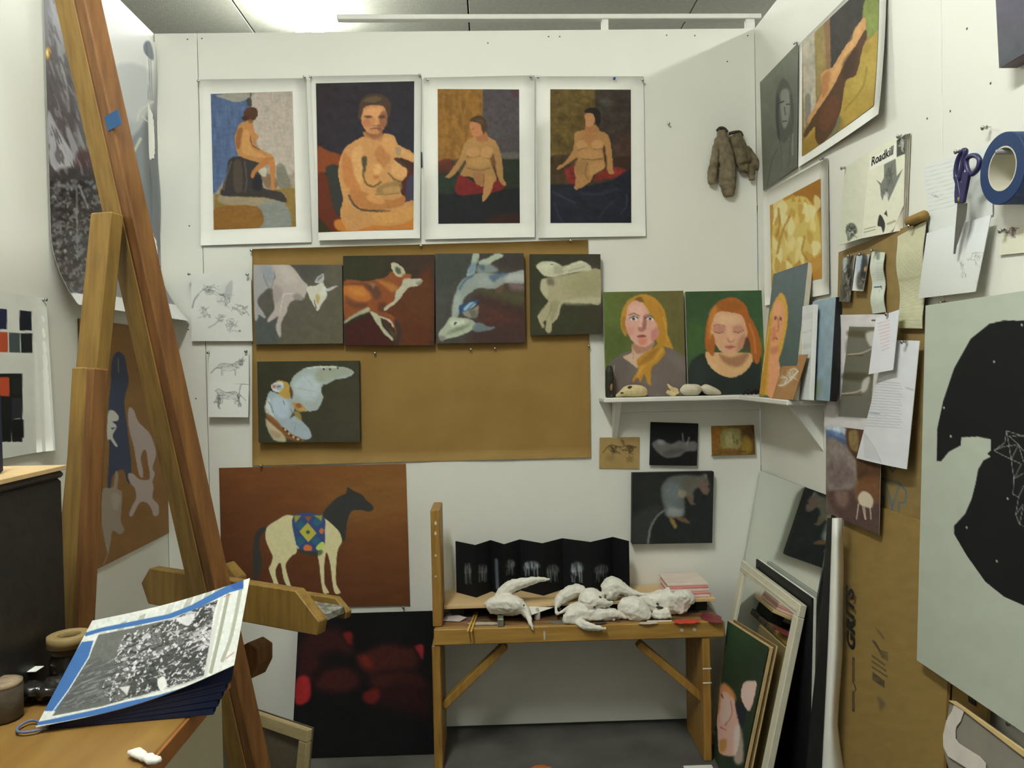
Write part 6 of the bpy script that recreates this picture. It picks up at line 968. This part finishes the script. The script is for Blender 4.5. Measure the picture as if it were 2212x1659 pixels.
vt = thing('vertebra_bone', 'small spiky vertebra bone beside the pale stones', 'bone', SH(1365, 735, sk)); zoff = SHZ-SH(1365, 735, sk)[2]
blob('body', [tube_vf([SH(x, y, sk)+np.array([0,0,zoff]) for x, y in p], np.array(r)/7.9/FPX*2.6, 8) for p, r in (([(1275,525),(1330,590),(1420,650),(1460,690)],[16,34,50,40]),([(1265,650),(1330,690),(1420,700)],[36,40,44]),([(1370,680),(1375,735)],[44,30]),([(1390,600),(1450,640)],[26,36]))], BONEY, vt, .0016, 2)
STONE = mat('pale_stone',(214,206,184),.7,.1,50,bump=.2)
shell_blob('pale_stone', 'round pale stone, left of two on the shelf', 'stone', [(1490,650,20,.006),(1560,640,90,.022),(1680,640,100,.028),(1800,640,90,.024),(1880,620,20,.006)], STONE, sk, group='pale stones on the shelf')
shell_blob('pale_stone', 'flat pale stone, right of two on the shelf', 'stone', [(1850,600,30,.008),(1930,620,85,.022),(2050,650,75,.024),(2150,675,45,.014),(2195,690,14,.005)], STONE, sk, group='pale stones on the shelf')
ft = thing('dark_feather_bundle', 'black feathery bundle on the shelf corner', 'feathers', on_y(1630, 850, -sd+.03)); zf = SHZ
for i in range(9):
    c = on_y(1605+9*i, 848, -(sd-.03)); c[2] = zf+.001; r_ = random.Random(i)
    tube('feather', [c, c+np.array([.012, -.004*(i % 3), .012+.01*r_.random()]), c+np.array([.035, -.006*(i % 3), .006])], [.005,.004,.001], mat('black_feather',(34,31,28),.7,.2), ft, n=6)
fg = thing('small_figurine', 'small dark carved figurine at the left end of the shelf', 'figurine', SH(290, 745, sd-.03)); zo = SHZ-SH(290, 748, sd-.03)[2]; fd = sd-.03
def fq(x, y): return SH(x, y, fd)+np.array([0,0,zo])
DKF = mat('dark_carving',(44,44,32),.6,.3,60,bump=.4)
blob('body', [tube_vf([fq(x, y) for x, y in p], np.array(r)/7.9/FPX*2.6, 10) for p, r in (([(290,200),(285,300),(290,420),(270,560),(260,735)],[40,72,76,60,40]),([(320,480),(335,600),(330,740)],[40,34,26]),([(250,735),(350,738)],[40,40]))], DKF, fg, .0018, 2)
mesh_obj('face', *ell_vf(fq(310, 560)-np.array([0,.008,0]), (.006,.004,.014)), mat('carved_face',(150,112,84),.6), fg, True); tube('staff', [fq(372, 190), fq(350, 430)], .0012, mat('pale_staff',(150,150,130),.6), fg, n=6)
# ================================================================== work gloves hanging on the back wall
ZGl = (1500,260,8.73); GLM = mat('worn_suede', (140,128,102), .9, .25, 40, bump=.5, bscale=140, rgb2=(92,82,64))
def GB(x, y, o=.016): return back(ZGl[0]+x/ZGl[2], ZGl[1]+y/ZGl[2], o)
PXM = 1/ZGl[2]/619.
def finger(pts, rad, o=.016): return tube_vf(spline([GB(x, y, o) for x, y in pts], 4), np.interp(np.linspace(0, 1, (len(pts)-1)*4+1), np.linspace(0, 1, len(rad)), rad)*PXM, 10)
GGp = 'pair of worn work gloves'
g1 = thing('work_glove', 'worn grey brown work glove hanging fingers down, left of the pair', 'glove', GB(560, 1500, .01), GGp)
blob('hand', [finger([(500,190),(540,420),(600,650),(620,850)],[70,130,150,150]), finger([(620,800),(640,1000),(640,1250),(650,1430)],[150,150,140,100]), finger([(440,330),(400,560),(370,800),(330,1050),(320,1200)],[50,70,85,90,60],.02), finger([(520,900),(520,1100),(520,1240)],[60,60,50],.02)], GLM, g1, .0032, 2, .006)
tube('cuff', spline([GB(x, y, .018) for x, y in ((430,200),(480,150),(560,160),(620,230))], 4), .006, mat('dark_cuff',(66,58,46),.9), g1, n=8)
g2 = thing('work_glove', 'worn grey brown work glove with spread fingers, right of the pair', 'glove', GB(1000, 1150, .01), GGp)
blob('hand', [finger([(760,270),(830,480),(900,680),(930,820)],[110,140,160,140],.02), finger([(880,800),(900,920),(910,970)],[80,80,60],.02), finger([(1060,700),(1075,950),(1080,1130)],[80,70,50],.018), finger([(960,520),(1080,700),(1190,850),(1220,930)],[80,90,70,50],.016), finger([(960,820),(980,940),(980,980)],[70,56,40],.022)], mat('worn_suede_b',(132,120,92),.9,.25,40,bump=.5,bscale=140,rgb2=(86,76,58)), g2, .0032, 2, .006)
tube('cuff', spline([GB(x, y, .022) for x, y in ((660,250),(760,225),(860,225),(900,300))], 4), .006, mat('dark_cuff',(66,58,46),.9), g2, n=8)
# ================================================================== scissors and tape roll on the right wall
ZS = (2030,290,6.143)
def RS(x, y, o=.01): return right(ZS[0]+x/ZS[2], ZS[1]+y/ZS[2], o)
sc = thing('scissors', 'scissors with dark blue handles hanging point down from a pin', 'scissors', RS(205, 1590, .032))
NAVP = mat('navy_plastic',(44,42,88),.35,.1,spec=.5); BLD = mat('blade_steel',(150,150,148),.3,.08,metal=.9)
tube('handle', spline([RS(x, y, .036) for x, y in ((300,230),(245,330),(215,480),(225,580),(262,600),(290,480),(318,330),(345,230),(330,212))], 4, True), .0048, NAVP, sc, n=8, closed=True)
tube('handle', spline([RS(x, y, .042) for x, y in ((360,330),(420,285),(490,290),(530,350),(510,450),(450,520),(400,520),(360,430))], 4, True), .0048, NAVP, sc, n=8, closed=True)
prism('shank', [RS(x, y, .034) for x, y in ((215,560),(275,580),(330,900),(330,915),(240,915),(235,800),(245,660))], (-.007,0,0), NAVP, sc, r=.001)
prism('shank', [RS(x, y, .041) for x, y in ((345,500),(430,500),(410,600),(350,910),(300,910),(320,680))], (-.007,0,0), NAVP, sc, r=.001)
prism('blade', [RS(x, y, .033) for x, y in ((245,915),(320,915),(290,1150),(210,1590),(190,1585))], (-.0016,0,0), BLD, sc)
prism('blade', [RS(x, y, .036) for x, y in ((310,915),(370,912),(350,1130),(230,1480),(270,1280))], (-.0016,0,0), BLD, sc)
lathe('rivet', RS(262, 862, .041), (-1,0,0), [(.0045,0),(.0045,.0015),(.003,.0025),(.0003,.0026)], mat('brass_rivet',(196,176,90),.3,metal=.8), sc, n=14)
tcn = right(2168, 366, .001); tr = thing('tape_roll', 'roll of blue painters tape hanging on the right wall', 'tape', tcn-np.array([0,0,.06]))
ro, ri, tw = .0615, .0385, .05
tz = right(2185, 290, .0)[2]; tcz = (on_x(2165, 288, RW-tw)[2]+on_x(2165, 441, RW-tw)[2])/2; tcy = on_x(2166, 365, RW-tw)[1]
lathe('tape', (RW-.0015, tcy, tcz), (-1,0,0), [(ro,0),(ro,tw-.001),(ro-.001,tw),(ri,tw),(ri,0)], mat('painters_tape',(20,50,94),.55,.06), tr, n=48, closed=True, smooth=False)
lathe('core', (RW-.0016, tcy, tcz), (-1,0,0), [(ri-.0003,0),(ri-.0003,tw-.0005),(ri-.003,tw-.0005),(ri-.003,0)], mat('card_core',(206,202,184),.7,.04), tr, n=48, closed=True, smooth=False)
tag(tube('wall_hook', [(RW-.0005, tcy+.004, tcz+ri-.0085), (RW-.058, tcy+.004, tcz+ri-.0085)], .0045, mat('grey_peg',(150,150,150),.5), None, n=12), 'grey peg holding the blue tape roll', 'hook')
# ================================================================== mirrors and boards leaning on the right
MIR = bpy.data.materials.new('mirror_glass'); MIR.use_nodes = True; _b = MIR.node_tree.nodes['Principled BSDF']; _b.inputs['Base Color'].default_value = (.80,.84,.80,1); _b.inputs['Metallic'].default_value = 1; _b.inputs['Roughness'].default_value = .015
m0 = on_x(1647, 1018, RW-.006); mz = float(m0[2]); mb = .50
mir = thing('wall_mirror', 'frameless mirror leaning in the corner beside the bench', 'mirror', (2.03, -.3, mb))
mq = [np.array([RW-.006, -.008, mz]), np.array([RW-.006, -.60, mz]), np.array([RW-.006-.19*(mz-mb), -.60, mb]), np.array([RW-.006-.19*(mz-mb), -.008, mb])]
mn = nrm(np.cross(mq[3]-mq[0], mq[1]-mq[0])); mn = mn if mn[0] < 0 else -mn
hexa('backing', [p-mn*.004 for p in mq], [p-mn*.0003 for p in mq], mat('mirror_edge',(90,100,96),.4), mir, r=0); mesh_obj('glass', [p for p in mq], [(0,1,2,3)], MIR, mir)
# white edged dark canvas; its black face also stands for the gap's shade
dq = [np.array([1.994, -.18, .62]), np.array([1.994, -.628, .62]), np.array([1.972, -.628, .001]), np.array([1.972, -.18, .001])]
db = thing('dark_shaded_canvas', 'dark canvas with a white edge between the two mirrors, gap shade painted black', 'board', (1.985, -.4, 0))
hexa('face', [p+np.array([.0005,.004,0]) for p in dq], [p+np.array([.006,.004,0]) for p in dq], BLACKM, db, r=0); hexa('white_edge', [p+np.array([.0066,0,0]) for p in dq], [p+np.array([.0125,0,0]) for p in dq], WPAINT, db, r=0)
# white framed mirror
f0, f1 = on_x(1607, 1217, 1.978), on_x(1735, 1300, 1.978); fz = float((f0[2]+f1[2])/2); fy0, fy1 = float(f0[1]), float(f1[1]); sl = .222
def FM(y, s, o=0.):      # s = distance down the leaning face, o = out of the face
    k = math.hypot(1, sl); return np.array([1.978-sl*s/k-o/k, y, fz-s/k+o*sl/k])
SLn = fz*math.hypot(1, sl)-.002; fw = .036
fm = thing('framed_mirror', 'white framed mirror leaning beside the bench', 'mirror', (1.9, (fy0+fy1)/2, 0))
def fbar(name, ya, yb, sa, sb, o0, o1, m): hexa(name, [FM(ya,sa,o0),FM(yb,sa,o0),FM(yb,sb,o0),FM(ya,sb,o0)], [FM(ya,sa,o1),FM(yb,sa,o1),FM(yb,sb,o1),FM(ya,sb,o1)], m, fm, r=.002)
FWM = mat('cream_frame_paint',(222,216,194),.45,.05)
fbar('frame_rail', fy0, fy1, 0, fw, -.012, .008, FWM); fbar('frame_rail', fy0, fy1, SLn-fw, SLn, -.012, .008, FWM); fbar('frame_stile', fy0, fy0-fw, fw+.0005, SLn-fw-.0005, -.012, .008, FWM); fbar('frame_stile', fy1+fw, fy1, fw+.0005, SLn-fw-.0005, -.012, .008, FWM)
fbar('inner_moulding', fy0-fw*.45, fy1+fw*.45, fw*.45, fw*.7, .0082, .0112, FWM)
mesh_obj('glass', [FM(fy0-fw, fw, .001), FM(fy1+fw, fw, .001), FM(fy1+fw, SLn-fw, .001), FM(fy0-fw, SLn-fw, .001)], [(0,1,2,3)], MIR, fm)
# pair of canvases in front of it
TG = (1480,1180,3.022)
gq = [np.array([1.876, -.245, .440]), np.array([1.908, -.53, .455]), np.array([1.800, -.545, .008]), np.array([1.822, -.245, .006])]
canvas('green_portrait_canvas', 'unframed canvas of two pale faces on dark green leaning by the bench', 'painting', gq, .011, [
  G((44,62,38),(38,48,32),300,560,420,800), N(.08,40,60,3), P((196,142,122),[(205,1080),(220,960),(250,900),(310,960),(340,1080),(360,1200),(330,1360),(230,1350),(215,1250)],3), P((212,160,140),[(230,1000),(280,980),(300,1100),(240,1150)],12,.6), P((170,108,52),[(200,1100),(215,930),(260,890),(320,950),(335,1010),(280,960),(240,960),(225,1080)],5,.8), S((90,54,46),[(240,970),(250,990)],10,2,.8), S((110,60,50),[(300,1010),(305,1100),(260,1170)],6,2,.6), S((130,66,60),[(230,1180),(270,1200)],8,2,.7), P((150,106,40),[(225,1270),(270,1260),(265,1330),(230,1340)],6,.8),
  P((206,152,136),[(365,960),(385,890),(440,880),(470,900),(430,1060),(400,1060),(375,1010)],3), P((34,32,44),[(350,1010),(400,1080),(370,1200),(330,1050)],5,.8), P((216,176,160),[(325,1180),(370,1200),(380,1400),(320,1400)],8,.6)], (42,56,36), TG, (168,164,146), mat('stretcher_raw',(196,168,118),.6,.1), gap=.004)
g2q = [p+np.array([.019, .0, .004]) for i, p in enumerate(gq)]
g2q[2][2] = g2q[3][2] = .004
sc2 = thing('plain_canvas', 'raw edged canvas standing behind the green portrait canvas', 'canvas', (1.88, -.4, 0)); ng = np.array([-1,0,.3])/1.044
hexa('stretcher', [p-ng*.008 for p in g2q], [p-ng*.002 for p in g2q], mat('stretcher_raw',(196,168,118),.6,.1), sc2, r=.0015); hexa('canvas_face', [p-ng*.0018 for p in g2q], list(g2q), mat('umber_ground',(120,96,60),.7,.2), sc2, r=0)
# curled mat board: black inside, white outside
cbd = thing('curled_board', 'tall curled mat board, black with a white outer face, by the carton', 'board', (2.02, -.65, 0))
V, Fk = [], []; nz = 14
def cs(zf, t):       # cross-section: t 0..1 black limb running toward the camera, then white limb bending right
    py = 1119+(1815-1119)*zf
    xb0 = np.interp(py, [1100,1394,1570,1815],[1790,1768,1750,1725]); xm = np.interp(py,[1100,1394,1659,1815],[1800,1791,1779,1772]); xw = np.interp(py,[1100,1250,1400,1560,1600,1815],[1819,1822,1820,1808,1812,1850])
    if t < .4: k = t/.4; return at(xb0+(xm-xb0)*k, py, 2.045-.045*k)
    k = (t-.4)/.6; return at(xm+(xw-xm)*k, py, 2.00-.022*math.sin(k*math.pi)+.012*k*k)
nt_ = 16
for j in range(nz+1):
    for i in range(nt_+1): p = cs(j/nz, i/nt_); p[2] = max(p[2], .002); p[0] = min(p[0], RW-.028); V.append(p)
Fb = [(j*(nt_+1)+i, j*(nt_+1)+i+1, (j+1)*(nt_+1)+i+1, (j+1)*(nt_+1)+i) for j in range(nz) for i in range(6)]; Fw = [(j*(nt_+1)+i, j*(nt_+1)+i+1, (j+1)*(nt_+1)+i+1, (j+1)*(nt_+1)+i) for j in range(nz) for i in range(6, nt_)]
for nm, F_, m_ in (('black_face', Fb, BLACKM), ('white_face', Fw, PAPER)):
    o = mesh_obj(nm, V, F_, m_, cbd, True); so = o.modifiers.new('thickness', 'SOLIDIFY'); so.thickness = .003; so.offset = -1 if nm == 'x' else 0
# taped grey panel at the lower right corner
ZT2 = (1930,1380,5.947)
def TP(x, y, o=0.): 
    p0 = np.array([1.93-o, 0, .30]); n = nrm(np.array([1,0,-.22])); return plane_hit(ZT2[0]+x/ZT2[2], ZT2[1]+y/ZT2[2], p0, n)
tp = thing('taped_panel', 'grey panel with white tape along its edge at the lower right', 'panel', TP(800, 2200)*np.array([1,1,0]))
pg_ = [(730,800),(1680,1480),(2400,2000),(2400,3300),(900,2400),(640,1400),(690,1030)]
prism('panel', [TP(*p) for p in pg_], (.012,0,0), mat('grey_panel_face',(132,126,116),.6,.08), tp)
prism('wood_edge', [TP(x, y, .0015) for x, y in ((730,790),(800,800),(2400,1930),(2400,2010),(1680,1500),(900,900))], (-.004,0,0), mat('pale_wood_edge',(206,178,124),.6), tp)
TPM = mat('white_cloth_tape',(206,198,190),.7,.06)
prism('tape_strip', [TP(x, y, .0016) for x, y in ((795,820),(920,910),(870,1060),(815,1130),(800,1190),(690,1180),(700,1020),(760,930))], (-.0015,0,0), TPM, tp)
prism('tape_strip', [TP(x, y, .0034) for x, y in ((690,1040),(700,1180),(800,1190),(800,1280),(840,1340),(1110,1510),(1190,1600),(1190,1700),(950,1660),(710,1510),(650,1380),(645,1240))], (-.0015,0,0), TPM, tp)
# scraps on the floor
fs = on_z(1512, 1658, .004); tag(box('paper_scrap', (fs[0]-.05, fs[1]-.05, .001), (fs[0]+.04, fs[1]+.012, .006), PAPER, r=.001), 'white paper scrap on the floor by the right bench leg', 'paper')
fs = on_z(1168, 1658, .004); tag(blob('orange_scrap', [ell_vf((fs[0]+.012*i, fs[1]-.006*abs(i), .007), (.012,.01,.006)) for i in range(-2, 3)], mat('orange_paper',(186,104,44),.6), None, .003, 1, .006), 'small orange scrap on the floor in front of the bench', 'paper')
tag(box('clip', back(909, 328, .008)+np.array([-.006,0,0]), back(909, 362, .0)+np.array([.006,-.001,0]), BLACKM, r=.001), 'small black clip on the wall between the second and third figure sheets', 'clip')
